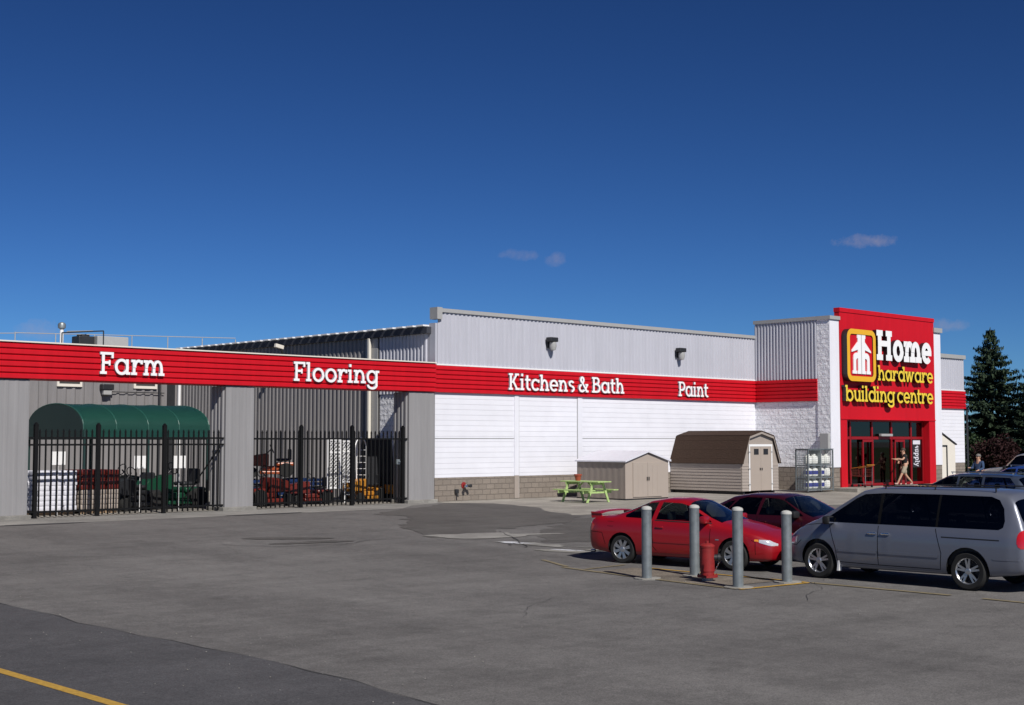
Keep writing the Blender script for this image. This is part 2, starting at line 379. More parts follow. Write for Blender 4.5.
# public road, older darker asphalt, left of an uneven seam
edge = []
rs = random.Random(3)
y = 40.
while y > -70:
    edge.append((-23.45-(.035*max(0,-15-y))+rs.uniform(-.07,.07)+.12*math.sin(y*.45), y)); y -= .8
tag(ground_poly('road', [(-60,40)]+edge+[(-60,-70)], M_ROAD, .004), kind='structure')
jl = [(x-.006-.014*math.sin(i*1.7), y) for i, (x, y) in enumerate(edge)]; jr = [(x+.010+.014*math.sin(i*2.3+1), y) for i, (x, y) in enumerate(edge)]
M_JOINT = mat('tar_joint', (.045,.043,.043), rough=.8, var=.3)
tag(ground_poly('road_joint', jl+jr[::-1], M_JOINT, .008), kind='structure')
tag(ground_poly('road_marking', [(-26.02,40),(-25.89,40),(-26.34,-70),(-26.48,-70)], M_YEL, .008), kind='structure')
# concrete aprons and pavements
ap = [(-26,-.1),(-26,-2.7)]+rough_line((-24,-2.75),(-3.2,-2.9),30,.06,5)+[(-2.4,-1.6),(-.4,-.8),(-.3,-.1)]
tag(ground_poly('apron', ap, M_DUST, .004), kind='structure')
tag(ground_poly('yard_floor', [(-26,-.1),(-.02,-.1),(-.02,18.2),(-26,18.2)], M_CONC, .006), kind='structure')
cp = [(.0,-.02),(-.3,-.9),(.7,-2.4),(.1,-5.4),(-.9,-6.6)]+rough_line((-1.2,-7.2),(-1.7,-9.1),4,.15,2)+[(4,-9.6),(12,-10.1),(19,-10.3),(30,-10.3),(45,-10.3),(45,-.02)]
tag(ground_poly('forecourt', cp, M_CONC, .004), kind='structure')
tag(ground_poly('patch', ragged([(-2.4,-2.6),(-.35,-.95),(.62,-2.4),(.05,-5.4),(-1.0,-6.8),(-1.9,-9.2),(-4.0,-10.6),(-7.6,-11.4),(-8.6,-12.3),(-10.5,-12.2),(-9.2,-9.3),(-6.4,-6.2),(-6.6,-4.8),(-4.3,-3.3)], .10, .4, 3), M_PATCH, .008), kind='structure')
tag(ground_poly('patch', ragged([(-2.0,-9.6),(3,-10.2),(3,-16),(-6,-16.5),(-9,-14.6),(-6.5,-12.0)], .12, .4, 5), M_PATCH, .006), kind='structure')
def blob(cx, cy, rx, ry, rot, n=22, amp=.18, seed=1):
    rr = random.Random(seed); o = []
    for i in range(n):
        t = 2*PI*i/n; k = 1+rr.uniform(-amp, amp); x, y = rx*k*math.cos(t), ry*k*math.sin(t)
        o.append((cx+x*math.cos(rot)-y*math.sin(rot), cy+x*math.sin(rot)+y*math.cos(rot)))
    return o
tag(ground_poly('dry_puddle', ragged(blob(-8.9,-12.5,1.7,.62,-.35,seed=2,amp=.35),.05,.3,4), M_DUST, .012), kind='structure')
tag(ground_poly('dry_puddle', ragged(blob(-9.6,-14.9,1.15,.34,-1.25,seed=8,amp=.45),.06,.2,6), M_DUST, .012), kind='structure')
tag(ground_poly('puddle', ragged(blob(-9.7,-14.35,.50,.17,-1.1,seed=4,amp=.45),.03,.12,7), M_WATER, .014), kind='structure')
tag(ground_poly('puddle', ragged(blob(-10.0,-16.4,.34,.12,-1.1,seed=6,amp=.4),.03,.12,8), M_WATER, .014), kind='structure')
tag(ground_poly('dry_puddle', blob(-10.15,-16.55,.75,.28,-1.1,seed=6), M_CONC2, .011), kind='structure')
tag(ground_poly('patch', blob(-13.6,-10.4,1.1,.3,-.5,seed=9), M_PATCH, .012), kind='structure')
tag(ground_poly('crack_filler', ragged(blob(-13.6,-11.6,.9,.22,-.2,seed=10,amp=.4),.04,.15,3), M_PATCH, .010), kind='structure')
tag(ground_poly('dry_puddle', blob(-7.2,-19.6,.9,.35,.9,seed=11), M_CONC2, .012), kind='structure')
# dark line along the foot of the pillars
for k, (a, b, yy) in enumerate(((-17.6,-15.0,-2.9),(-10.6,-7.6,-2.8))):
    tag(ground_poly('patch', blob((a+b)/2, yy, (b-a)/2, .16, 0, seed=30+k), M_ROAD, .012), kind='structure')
def crack(p0, ang, n, w, seed):
    rnd = random.Random(seed); x, y = p0; L1 = []; L2 = []
    for i in range(n):
        ang += rnd.gauss(0,.28); st = rnd.uniform(.15,.45); x += st*math.cos(ang); y += st*math.sin(ang); ww = w*rnd.uniform(.4,1.2)*(1 if i < n-1 else .1)
        L1.append((x-math.sin(ang)*ww, y+math.cos(ang)*ww)); L2.append((x+math.sin(ang)*ww, y-math.cos(ang)*ww))
    return L1+L2[::-1]
for k, (p, a, n, w) in enumerate((((-11.5,-12),2.6,16,.02),((-7.5,-11.6),-2.6,16,.02),((-6.5,-15.8),3.0,14,.02),((-14,-26),1.4,14,.005),((-19,-24),.5,18,.005))):
    tag(ground_poly('pavement_crack', crack(p,a,n,w,k+3), M_JOINT, .015), kind='structure')
# sidewalk before the entrance, a real step up
bm = NB(); box(bm, 19.72, 30.4, -5.4, -4.13, -.3, .15, bev=.02)
box(bm, 29.42, 40.5, -4.12, -.02, -.3, .15)
tag(mesh_obj('sidewalk', bm, M_CONC), kind='structure')
# bollard yard: gravel square with worn yellow outline, parking lines
tag(ground_poly('gravel_patch', [(-13.15,-23.3),(-12.95,-19.9),(-11.7,-19.9),(-11.72,-23.4)], M_GRAV, .008), kind='structure')
def pline(p0, p1, w, m=M_YELW, dz=.012, name='parking_line'):
    a, b = Vector(p0), Vector(p1); d = (b-a).normalized(); n = Vector((-d.y, d.x))*w/2
    L_ = rough_line((a+n), (b+n), 14, w*.10, int(a.x*7+b.y)) + [tuple(b+n)]
    R_ = rough_line((b-n), (a-n), 14, w*.10, int(a.y*5+b.x)) + [tuple(a-n)]
    tag(ground_poly(name, L_+R_, m, dz), kind='structure')
pline((-12.75,-18.9),(-13.35,-23.75),.12); pline((-13.35,-23.8),(-11.5,-24.0),.12, M_YEL); pline((-11.5,-24.0),(-11.55,-26.8),.14)
pline((-12.7,-19.5),(-11.4,-19.4),.10); pline((-11.52,-20.0),(-11.5,-23.9),.10, M_YEL)
pline((-11.6,-27.4),(-11.9,-31),.12)
pline((-12.0,-17.6),(-12.6,-18.9),.10)
# pale painted line and shoulder beyond the red car
tag(ground_poly('dry_puddle', ragged(blob(-9.2,-16.9,.55,.16,-.9,14,.35,9),.03,.2,2), M_CONC2, .012), kind='structure')
tag(ground_poly('meadow', [(46,-60),(400,-300),(400,400),(46,300)], M_GRASS, .004), kind='structure')

# ------------------------------------------------------------------ lettering (slab serif built from strokes)
def glyph(ch, s, t, e):
    """polygons of a slab-serif letter; x-height 1, caps 1.42. returns (polys, advance)"""
    P = []
    CAP = 1.42
    def rect(x0, x1, y0, y1): P.append([(x0,y0),(x1,y0),(x1,y1),(x0,y1)])
    def V(x, y0, y1): rect(x, x+s, y0, y1)
    def H(x0, x1, y): rect(x0, x1, y, y+t)
    def sb(x, l=e, r=e, y=0): rect(x-l, x+s+r, y, y+t)       # foot serif
    def stp(x, y, l=e, r=0): rect(x-l, x+s+r, y-t, y)        # head serif
    def arc(cx, cy, rx, ry, a0, a1, n=20, sx=None, sy=None):
        sx = s if sx is None else sx; sy = t*1.05 if sy is None else sy
        pr = None
        for i in range(n+1):
            a = R(a0+(a1-a0)*i/n); c, q = math.cos(a), math.sin(a)
            cur = ((cx+rx*c, cy+ry*q), (cx+(rx-sx)*c, cy+(ry-sy)*q))
            if pr: P.append([pr[0], cur[0], cur[1], pr[1]])
            pr = cur
    def diag(x0, y0, x1, y1, w=None):
        w = w or s
        P.append([(x0,y0),(x0+w,y0),(x1+w,y1),(x1,y1)])
    def path(pts, w):
        n = len(pts); L1 = []; L2 = []
        for i, (x, y) in enumerate(pts):
            a = Vector(pts[max(0,i-1)]); b = Vector(pts[min(n-1,i+1)]); d = (b-a).normalized(); k = Vector((-d.y, d.x))*w/2
            L1.append((x+k.x, y+k.y)); L2.append((x-k.x, y-k.y))
        for i in range(n-1): P.append([L1[i], L1[i+1], L2[i+1], L2[i]])
    def ring(x): arc(x+.52, .5, .54, .53, 0, 360, 32)
    def nhump(x, w, foot=True):
        arc(x+w/2, .48, w/2, .54, 0, 180); V(x+w-s, 0, .5)
        if foot: sb(x+w-s, e, e)
    if ch == 'o': ring(.02); return P, 1.12
    if ch == 'a': ring(.02); V(1.06-s, 0, 1); sb(1.06-s, 0, e); return P, 1.10+e
    if ch == 'd': ring(.02); V(1.06-s, 0, CAP); sb(1.06-s, 0, e); stp(1.06-s, CAP, e*1.3); return P, 1.10+e
    if ch == 'b': V(e, 0, CAP); stp(e, CAP, e); ring(e); return P, 1.12+e
    if ch == 'p': V(e, -.45, 1); stp(e, 1, e); sb(e, e, e, -.45); ring(e); return P, 1.12+e
    if ch == 'g':
        ring(.02); V(1.06-s, -.1, 1); rect(1.0, 1.06+e*1.3, 1-t, 1)
        arc(.54, -.1, .52, .36, 180, 360); return P, 1.12+e
    if ch == 'n': V(e, 0, 1); sb(e); stp(e, 1); nhump(e, .88); return P, .92+2*e
    if ch == 'h': V(e, 0, CAP); sb(e); stp(e, CAP); nhump(e, .88); return P, .92+2*e
    if ch == 'm': V(e, 0, 1); sb(e, e, e*.6); stp(e, 1); hw = max(.80, 2*s+.24); nhump(e, hw); nhump(e+hw-s, hw); return P, .04+2*hw-s+2*e
    if ch == 'r': V(e, 0, 1); sb(e); stp(e, 1); arc(e+.46, .48, .42, .54, 55, 180); rect(e+.60, e+.60+s*.8, .72, .98); return P, .68+e+s*.55
    if ch == 'l': V(e, 0, CAP); sb(e); stp(e, CAP); return P, s+2*e+.06
    if ch == 'i': V(e, 0, 1); sb(e); stp(e, 1); rect(e, e+s, 1.2, 1.2+s); return P, s+2*e+.06
    if ch == 't': V(e*1.2, .25, 1.3); H(0, .66, 1-t); arc(e*1.2+.36, .32, .36, .34, 180, 300); return P, .70
    if ch == 'u':
        V(e, .45, 1); stp(e, 1); arc(e+.42, .48, .42, .50, 180, 360); V(e+.84-s, 0, 1); stp(e+.84-s, 1, e*.8); sb(e+.84-s, 0, e); return P, .90+2*e
    if ch == 'c': arc(.54, .5, .54, .53, 48, 318, 26); rect(.80, .80+s*.8, .70, .96); return P, 1.02
    if ch == 'e': arc(.54, .5, .54, .53, 0, 318, 28); rect(.1, 1.04, .5-t*.45, .5+t*.45); return P, 1.10
    if ch == 's':
        arc(.42, .735, .38, .29, 20, 270, 16); arc(.42, .27, .40, .30, -200+360-250, 90, 16)
        return P, .88
    if ch == 'w':
        diag(.08, 1, .30, 0, s*.9); diag(.62, 1, .30, 0, s*.9); diag(.62, 1, .86, 0, s*.9); diag(1.22, 1, .86, 0, s*.9)
        rect(-.04, .08+s+.08, 1-t, 1); rect(1.14, 1.22+s+.10, 1-t, 1); rect(.56, .62+s+.05, 1-t, 1); return P, 1.36+s
    if ch == 'y':
        diag(.08, 1, .44, 0, s*.9); diag(.86, 1, .26, -.45, s*.9); rect(-.02, .36, 1-t, 1); rect(.76, 1.12, 1-t, 1); rect(.05,.36,-.45,-.45+t); return P, 1.1
    if ch == 'F': V(e, 0, CAP); sb(e, e, e*1.3); H(0, 1.02, CAP-t); rect(1.02-t, 1.02, CAP-.38, CAP); H(e, .78, .66); rect(.78-t*.8, .78, .56, .90); return P, 1.06
    if ch == 'H':
        for x in (e, e+.92): V(x, 0, CAP); sb(x); stp(x, CAP, e, e)
        H(e, e+1.0, .66); return P, .98+s+2*e
    if ch == 'K':
        V(e, 0, CAP); sb(e); stp(e, CAP, e, e); diag(e+s*.8, .60, .86, CAP-.05, s*.95); diag(e+s*1.1, .78, .92, 0, s*1.05)
        rect(.74, 1.22, CAP-t, CAP); rect(.80, 1.30, 0, t); return P, 1.32
    if ch == 'B':
        V(e, 0, CAP); rect(0, .7, 0, t); rect(0, .62, CAP-t, CAP); rect(e, .66, .69, .69+t)
        arc(.60, 1.06, .40, .36, -90, 90, 14); arc(.66, .41, .46, .41, -90, 90, 14); return P, 1.18
    if ch == 'P':
        V(e, 0, CAP); sb(e, e, e*1.3); rect(0, .62, CAP-t, CAP); rect(e, .62, .52, .52+t); arc(.60, .97, .46, .45, -90, 90, 14); return P, 1.08
    if ch == 'S': return glyph('s', s, t, e)
    if ch == '&':
        arc(.50, 1.10, .30, .33, -60, 240, 18); arc(.44, .37, .44, .38, 95, 330, 20); diag(1.02, 0, .24, .98, s*1.05); diag(.74, .14, 1.02, .66, s*.8)
        rect(.92, 1.28, 0, t); rect(.86, 1.24, .60, .60+t*.9); return P, 1.34
    return P, .5
def lettering(parent, string, p0, width, xh, face_m, side_m, depth=.08, s=.21, t=.17, e=.13, gap=.05, ax=Vector((1,0,0)), up=Vector((0,0,1)), out=Vector((0,-1,0)), name='letter', space=.55):
    adv = 0; items = []
    for ch in string:
        if ch == ' ': adv += space; continue
        polys, a = glyph(ch, s, t, e); items.append((ch, polys, adv)); adv += a+gap
    kx = width/(adv-gap)
    p0 = Vector(p0)
    for ch, polys, x0 in items:
        bm = NB()
        for i, pg in enumerate(polys):
            d = depth+.0006*i; 
            def W(u, v, w): return p0+ax*((u+x0)*kx)+up*(v*xh)+out*w
            F = [bm.verts.new(W(u,v,d)) for u,v in pg]; Bk = [bm.verts.new(W(u,v,-.0003*i)) for u,v in pg]
            f = bm.faces.new(F); f.material_index = 0
            bm.faces.new(Bk[::-1]).material_index = 1
            n = len(pg)
            for j in range(n): bm.faces.new((F[j], Bk[j], Bk[(j+1)%n], F[(j+1)%n])).material_index = 1
        fix(bm)
        mesh_obj(name, bm, [face_m, side_m], parent)

# ------------------------------------------------------------------ store building
ZB0, ZB1 = 4.02, 5.03
store = thing('store_building', 'long white hardware store with red band, tall red entrance and big sign', 'store', (0,0,0))
XR = 19.7; YE = -4.13
def part(name, bm, m, parent, smooth=False): return mesh_obj(name, bm, m, parent, smooth)
bm = NB(); corr_panel(bm, .10, XR, ZB1, 7.01, 'Y', -.02, -1, pitch=.21, depth=.03)
box(bm, .0, 39.45, 0, .35, ZB1+.001, 6.6); fix(bm); part('metal_cladding', bm, M_WMET, store)
bm = NB(); corr_panel(bm, 29.4, 39.45, ZB1, 6.85, 'Y', -.02, -1, pitch=.21, depth=.03); fix(bm); part('metal_cladding', bm, M_WMET, store)
bm = NB(); corr_panel(bm, -3.5, -.05, ZB1, 7.68, 'X', XR-.03, -1, pitch=.175, depth=.05)
box(bm, XR, XR+.3, -3.49, .0, ZB1, 7.6); fix(bm); part('metal_cladding', bm, M_WMET, store)
bm = NB(); box(bm, 29.42, 29.7, -3.4, -.03, 0, 7.5); part('side_wall', bm, M_WMET, store)
for a, b, z in ((0,XR,.88),(29.4,39.45,1.0)):
    bm = NB(); box(bm, a, b, 0, .34, z, ZB0); part('block_wall', bm, M_WBLK, store)
for a, b, z in ((-.001,XR,.879),(29.4,39.45,.999)):
    bm = NB(); box(bm, a, b, .004, .33, -.3, z); part('base_course', bm, M_BBLK, store)
# return wall and rough pilasters
bm = NB(); box(bm, XR-.001, XR+.3, -3.46, -.002, 1.05, ZB0); part('split_face_wall', bm, M_WSPLIT, store)
bm = NB(); box(bm, XR-.05, XR+.3, -4.10, -3.462, 1.05, 7.68); part('split_face_wall', bm, M_WSPLIT, store)
for q in ((XR+.012,XR+.31,-3.46,-.002),(XR-.035,20.36,YE+.02,-3.463),(28.78,29.42,YE+.02,-3.6)):
    bm = NB(); box(bm, *q, -.3, 1.049); part('base_course', bm, M_BBLK, store)
for q in ((XR-.048,20.40,YE,-4.101,1.05,7.68),(28.76,29.44,YE,-3.6,1.05,7.58)):
    bm = NB(); box(bm, *q); part('pilaster', bm, M_WPLN, store)
# red bands
bm = NB(); band_panel(bm, -.26, XR-.06, ZB0, ZB1, 'Y', -.06, -1); fix(bm); part('red_fascia', bm, M_RED, store)
bm = NB(); band_panel(bm, 29.45, 39.5, ZB0, ZB1, 'Y', -.06, -1); fix(bm); part('red_fascia', bm, M_RED, store)
bm = NB(); band_panel(bm, -3.46, -.11, ZB0, ZB1, 'X', XR-.06, -1); fix(bm); part('red_fascia', bm, M_RED, store)
for a, b in ((.02,XR-.02),(29.45,39.5)):
    bm = NB(); box(bm, a, b, -.075, .0, ZB1+.001, ZB1+.05); part('flashing', bm, M_WHITE, store)
# copings
for q in ((-.03,.22,-.15,.28,6.74,7.18),(.221,XR-.06,-.10,.22,7.01,7.15),(29.52,39.55,-.12,.5,6.85,7.07),(XR-.11,20.43,-4.20,-3.5,7.68,7.84),(XR-.11,XR+.36,-3.499,.0,7.68,7.84),(28.7,29.5,-4.22,-3.4,7.58,7.80)):
    bm = NB(); box(bm, *q); part('coping', bm, M_CAP, store)
# control joints and horizontal joint
for a, b in ((4.05,4.28),(7.62,7.88)):
    bm = NB(); box(bm, a, b, -.03, .0, .9, ZB0); part('control_joint_pilaster', bm, M_WPLN, store)
    bm = NB(); box(bm, a, b, -.026, .0, .02, .899); part('control_joint_pilaster', bm, M_SID, store)
for q in ((4.29,4.31,-.012,.002,.05,ZB0),(7.585,7.61,-.012,.002,.05,ZB0),(.0,4.04,-.012,.002,2.32,2.345),(7.9,XR-.05,-.012,.002,2.33,2.352)):
    bm = NB(); box(bm, *q); part('joint', bm, M_CAP, store)
# west side wall: pale cladding in front, grey brown behind, roof edge with seam ends
bm = NB(); corr_panel(bm, .36, 3.25, ZB0, 6.25, 'X', -.02, -1, pitch=.20, depth=.05); box(bm, 0, .3, .34, 18.6, ZB0, 6.3); fix(bm); part('metal_cladding', bm, M_WMET, store)
bm = NB(); box(bm, -.012, .3, .345, 3.25, .88, ZB0-.001); part('split_face_wall', bm, M_WSPLIT, store)
bm = NB(); box(bm, 0, .3, .346, 3.25, -.1, .879); part('base_course', bm, M_BBLK, store)
bm = NB(); corr_panel(bm, 3.27, 18.15, .0, 6.25, 'X', -.03, -1, pitch=.27, depth=.045); box(bm, 0, .3, 3.26, 18.6, -.1, ZB0-.002); fix(bm); part('grey_cladding', bm, M_WMET2, store)
bm = NB(); box(bm, -.22, .4, .23, 18.5, 6.22, 6.46); part('eave', bm, M_EAVE, store)
bm = NB()
for i in range(30):
    bm = NB(); y0 = .35+i*.6; box(bm, -.30, .4, y0, y0+.40, 6.485, 6.54); part('roof_seam', bm, M_WHITE, store)
bm = NB(); prism(bm, [(-.20,6.50),(19.6,6.62),(39.2,6.50),(39.2,6.465),(-.20,6.465)], 'Y', .36, 40); fix(bm); part('roof', bm, M_CAP, store)
bm = NB(); box(bm, .31, 39.4, 39.7, 40, 0, 6.3); box(bm, 39.15, 39.44, .36, 39.7, 0, 6.3); box(bm, 0, .3, 18.61, 39.69, 0, 6.3); part('rear_wall', bm, M_WMET2, store)
for y, r in ((3.72,.06),(18.0,.06)):
    bm = NB(); box(bm, -.24, -.12, y-r, y+r, .1, 6.2, bev=.02); part('downspout', bm, M_TRIM if y < 5 else M_WHITE, store)
bm = NB(); box(bm, -.10, -.075, 3.30, 4.05, .1, 6.2); part('corner_flashing', bm, M_CAP, store)
bm = NB(); tube(bm, (39.6,-.1,.1), (39.6,-.1,4.0), .06); part('downspout', bm, M_DARK, store, True)

# entrance portal: tall red box, recessed glazing, dark shop behind
bm = NB()
box(bm, 20.41, 28.75, YE-.03, YE+.24, 3.26, 8.06)
box(bm, 20.41, 20.92, YE-.03, -3.6, .15, 3.259); box(bm, 28.16, 28.75, YE-.03, -3.6, .15, 3.259)
ent = part('entrance_portal', bm, M_RED, store)
bm = NB(); box(bm, 20.39, 28.77, YE-.06, YE+.26, 8.06, 8.25); part('portal_coping', bm, M_RED, ent)
bm = NB(); box(bm, 20.415, 28.745, YE-.06, YE-.031, 3.2, 3.262); part('drip_strip', bm, M_RED, ent)
bm = NB(); box(bm, 20.42, 28.74, YE+.241, .0, 3.45, 7.4); part('upper_block', bm, M_WMET, ent)
YG = -3.8
bm = NB()
for x in (20.93, 21.6, 23.45, 25.15, 26.93, 28.02): box(bm, x, x+.10, YG-.06, YG+.06, .15, 3.255)
box(bm, 20.93, 28.15, YG-.05, YG+.05, 3.12, 3.25); 
for a, b in ((20.93,21.6),(21.73,23.45),(23.58,25.15),(25.28,26.93),(27.06,28.02)):
    box(bm, a, b, YG-.052, YG+.052, 2.30, 2.43); box(bm, a, b, YG-.052, YG+.052, .15, .27)
part('glazing_frame', bm, M_REDF_SHADE, ent)
for i, (a, b) in enumerate(((20.93,21.6),(21.73,23.45),(23.58,25.15),(25.28,26.93),(27.06,28.15))):
    bm = NB(); box(bm, a, b, YG-.008, YG+.008, .28, 2.29); box(bm, a, b, YG-.008, YG+.008, 2.44, 3.11); part('window_pane', bm, M_GLS, ent)
for a, b, y in ((22.5,23.42,-3.93),(24.0,24.9,-3.72),(25.3,26.2,-3.93)):
    bm = NB()
    for x in (a, b-.09): box(bm, x, x+.09, y-.03, y+.03, .17, 2.29)
    box(bm, a, b, y-.029, y+.029, 2.18, 2.289); box(bm, a, b, y-.029, y+.029, .171, .36); 
    d = part('sliding_door', bm, M_REDF_SHADE, ent)
bm = NB(); box(bm, 24.0, 25.0, -4.05, -3.9, 2.44, 2.56, bev=.02); part('door_operator', bm, M_CAP, ent)
# interior
bm = NB(); box(bm, 20, 28.9, 2.6, 2.8, 0, 3.6); box(bm, 20.2, 20.4, -3.5, 2.6, 0, 3.6); box(bm, 28.76, 28.9, -3.3, 2.6, 0, 3.6); box(bm, 20.42, 28.74, -3.58, 2.6, 3.38, 3.44); part('shop_interior', bm, M_SHOP, ent)
bm = NB(); rr = random.Random(5)
for i, x in enumerate((21.2, 22.6, 24.4, 26.2, 27.4)):
    box(bm, x, x+.9, .2+.3*i%1, .8+.3*i%1, .15, 1.9)
part('shop_shelf', bm, M_DARK, ent)
cols = [M_RED, M_YORG, M_WHITE, M_BLUE, M_GRNP, M_SHED, M_CAP]
for k in range(34):
    bm = NB(); x = rr.uniform(21.1, 27.9); y = rr.choice((-.2,-1.4,-2.4)); z = rr.choice((.15,.55,.95,1.35)); w = rr.uniform(.12,.35)
    box(bm, x, x+w, y, y+.3, z, z+rr.uniform(.15,.4)); part('shop_goods', bm, rr.choice(cols), ent)
# sign on the portal
bm = NB()
def rrect(x0, x1, z0, z1, r, n=8):
    o = []
    for cx, cz, a0 in ((x1-r,z1-r,0),(x0+r,z1-r,90),(x0+r,z0+r,180),(x1-r,z0+r,270)):
        for i in range(n+1): a = R(a0+90*i/n); o.append((cx+r*math.cos(a), cz+r*math.sin(a)))
    return o
LX0, LX1, LZ0, LZ1 = 20.53, 22.92, 4.93, 7.30
def framed(bm, o, i_, y0, y1, mi=0, ms=1):
    n = len(o); A = [bm.verts.new((x,y0,z)) for x,z in o]; B = [bm.verts.new((x,y0,z)) for x,z in i_]; A2 = [bm.verts.new((x,y1,z)) for x,z in o]; B2 = [bm.verts.new((x,y1,z)) for x,z in i_]
    for k in range(n):
        j = (k+1)%n
        bm.faces.new((A[k],A[j],B[j],B[k])).material_index = mi
        bm.faces.new((A[k],A2[k],A2[j],A[j])).material_index = ms
        bm.faces.new((B[k],B[j],B2[j],B2[k])).material_index = ms
framed(bm, rrect(LX0,LX1,LZ0,LZ1,.38), rrect(LX0+.23,LX1-.23,LZ0+.23,LZ1-.23,.17), YE-.34, YE-.03)
fix(bm); sign = mesh_obj('sign', bm, [M_YBOR, M_LSIDE], store)
bm = NB(); prism(bm, rrect(LX0+.22,LX1-.22,LZ0+.22,LZ1-.22,.17), 'Y', YE-.29, YE-.05); fix(bm); part('logo_panel', bm, M_RED, sign)
# emblem: two mirrored h shapes forming a house
cx = (LX0+LX1)/2; kx = .98/ .98; 
def emb(pts, off, m=M_LET, nm='logo_emblem'):
    bm = NB()
    prism(bm, [(cx+x, 5.27+z) for x, z in pts], 'Y', YE-.33-off, YE-.29, 0); fix(bm); part(nm, bm, m, sign)
for sg in (-1, 1):
    q = lambda L_: [(sg*x, z) for x, z in (L_ if sg > 0 else L_[::-1])]
    emb(q([(.03,0),(.34,0),(.34,.14),(.29,.14),(.29,1.62),(.34,1.62),(.34,1.78),(.03,1.78)]), 0)        # stem
    emb(q([(.291,1.10),(.80,.98),(.80,1.05),(.291,1.46)]), .002)                                                   # roof wing
    arch = [(.291,.70),(.291,.96),(.44,.96),(.56,.91),(.64,.82),(.67,.68),(.67,.14),(.75,.14),(.75,0),(.40,0),(.40,.14),(.46,.14),(.46,.60),(.43,.67),(.36,.70)]
    emb(q(arch), .004)
bm = NB(); box(bm, cx-.028, cx+.028, YE-.31, YE-.291, 5.27, 7.09); part('logo_emblem', bm, M_CAP, sign)
lettering(sign, 'Home', (23.15,YE-.05,5.98), 4.98, .985, M_LET, M_LSIDE, depth=.20, s=.36, t=.27, e=.13, gap=.02)
lettering(sign, 'hardware', (23.22,YE-.05,5.03), 5.0, .50, M_YLET, M_LSIDE, depth=.2, s=.23, t=.19, e=.11, gap=.03)
lettering(sign, 'building centre', (20.47,YE-.05,4.02), 7.74, .51, M_YLET, M_LSIDE, depth=.2, s=.23, t=.19, e=.11, gap=.03, space=.34)
# band lettering
band = [o for o in store.children if o.name.startswith('red_fascia')][0]
lettering(band, 'Kitchens & Bath', (3.60,-.10,4.21), 6.70, .45, M_LET, M_LSIDEW, depth=.07, space=.42, s=.23)
lettering(band, 'Paint', (13.88,-.10,4.19), 2.08, .45, M_LET, M_LSIDEW, depth=.07, s=.23)
# upright notice on the glass by the door, lettering running down
ban = NB(); box(ban, 27.12, 27.86, YG-.032, YG-.012, .95, 2.28); bn = part('window_notice', ban, M_DARK, ent)
bb = NB(); box(bb, 27.16, 27.82, YG-.04, YG-.033, 2.06, 2.25); part('notice_header', bb, M_BAG, bn)
lettering(bn, 'supply', (27.33,YG-.034,2.0), 1.0, .30, M_BAG, M_BAG, depth=.012, s=.26, t=.2, ax=Vector((0,0,-1)), up=Vector((1,0,0)))
# wall equipment of the store (fixed lamps, connection, box, vestibule)
def wall_lamp(x, y, z, lab, dirx=(0,-1)):
    t = thing('wall_lamp', lab, 'wall lamp', (x,y,z), 0, 'dark wall pack lamps on the metal cladding')
    bm = NB(); box(bm, -.16, .16, -.09, .0, -.12, .26, bev=.02); box(bm, -.24, .20, -.34, -.06, .12, .30, bev=.03); part('lamp_housing', bm, M_DARK, t)
    bm = NB(); lathe(bm, [(.03,-.22),(.11,-.20),(.15,-.05),(.13,.11)], (0.02,-.20,0), seg=14); fix(bm); part('lamp_shade', bm, M_CAP, t, True)
wall_lamp(5.93,-.05,6.05,'dark wall lamp on white cladding above Kitchens & Bath')
wall_lamp(13.98,-.05,6.0,'dark wall lamp on white cladding above Paint')
t = thing('hose_connection', 'red and brass twin hose connection low on the tan block wall', 'hose connection', (1.42,-.0,.58))
bm = NB(); lathe(bm, [(.12,0),(.12,-.02),(.05,-.03),(.05,-.14)], axis='Y', seg=16); part('wall_plate', bm, M_HYD, t, True)
for sx, m, dz in ((-.10,M_CHROME,-.05),(.12,M_HYD,-.02)):
    bm = NB(); tube(bm, (0,-.14,0), (sx,-.26,dz), .055, .05); lathe(bm, [(.06,0),(.06,-.07),(.02,-.08)], (sx,-.22,dz), axis='Y', seg=12); part('outlet', bm, m if sx < 0 else M_DARK, t, True)
bm = NB(); box(bm, -.46,-.30,-.08,0,-.30,-.14,bev=.01); tube(bm,(-.38,-.08,-.30),(-.38,-.12,-.42),.03); part('outlet', bm, M_DARK, t)
t = thing('meter_box', 'grey metal box on the rough white pilaster above gas cage', 'meter box', (XR-.05,-3.86,1.83))
bm = NB(); box(bm, -.16, 0, -.22, .22, 0, .74, bev=.01); part('box_body', bm, M_CAP, t)
bm = NB(); tube(bm, (-.07,0,-1.6), (-.07,0,0), .025); part('conduit', bm, M_CAP, t)
# small lean-to vestibule on the far wing
t = thing('side_porch', 'small white lean-to porch with slanted roof on far right wing', 'porch', (0,0,0))
bm = NB(); prism(bm, [(34.7,0),(36.5,0),(36.5,2.02),(35.0,2.60),(34.7,2.60)], 'Y', -1.0, -.09); fix(bm); part('porch_wall', bm, M_TRIM, t)
bm = NB(); prism(bm, [(36.62,2.0),(36.62,2.06),(35.0,2.70),(35.0,2.64)], 'Y', -1.06, -.09); fix(bm); part('roof', bm, M_DARK, t)
bm = NB(); box(bm, 35.52, 35.62, -1.03, -1.001, .0, 2.0); box(bm, 34.8, 35.519, -1.03, -1.001, 1.92, 2.0); part('door_trim', bm, M_DARK, t)
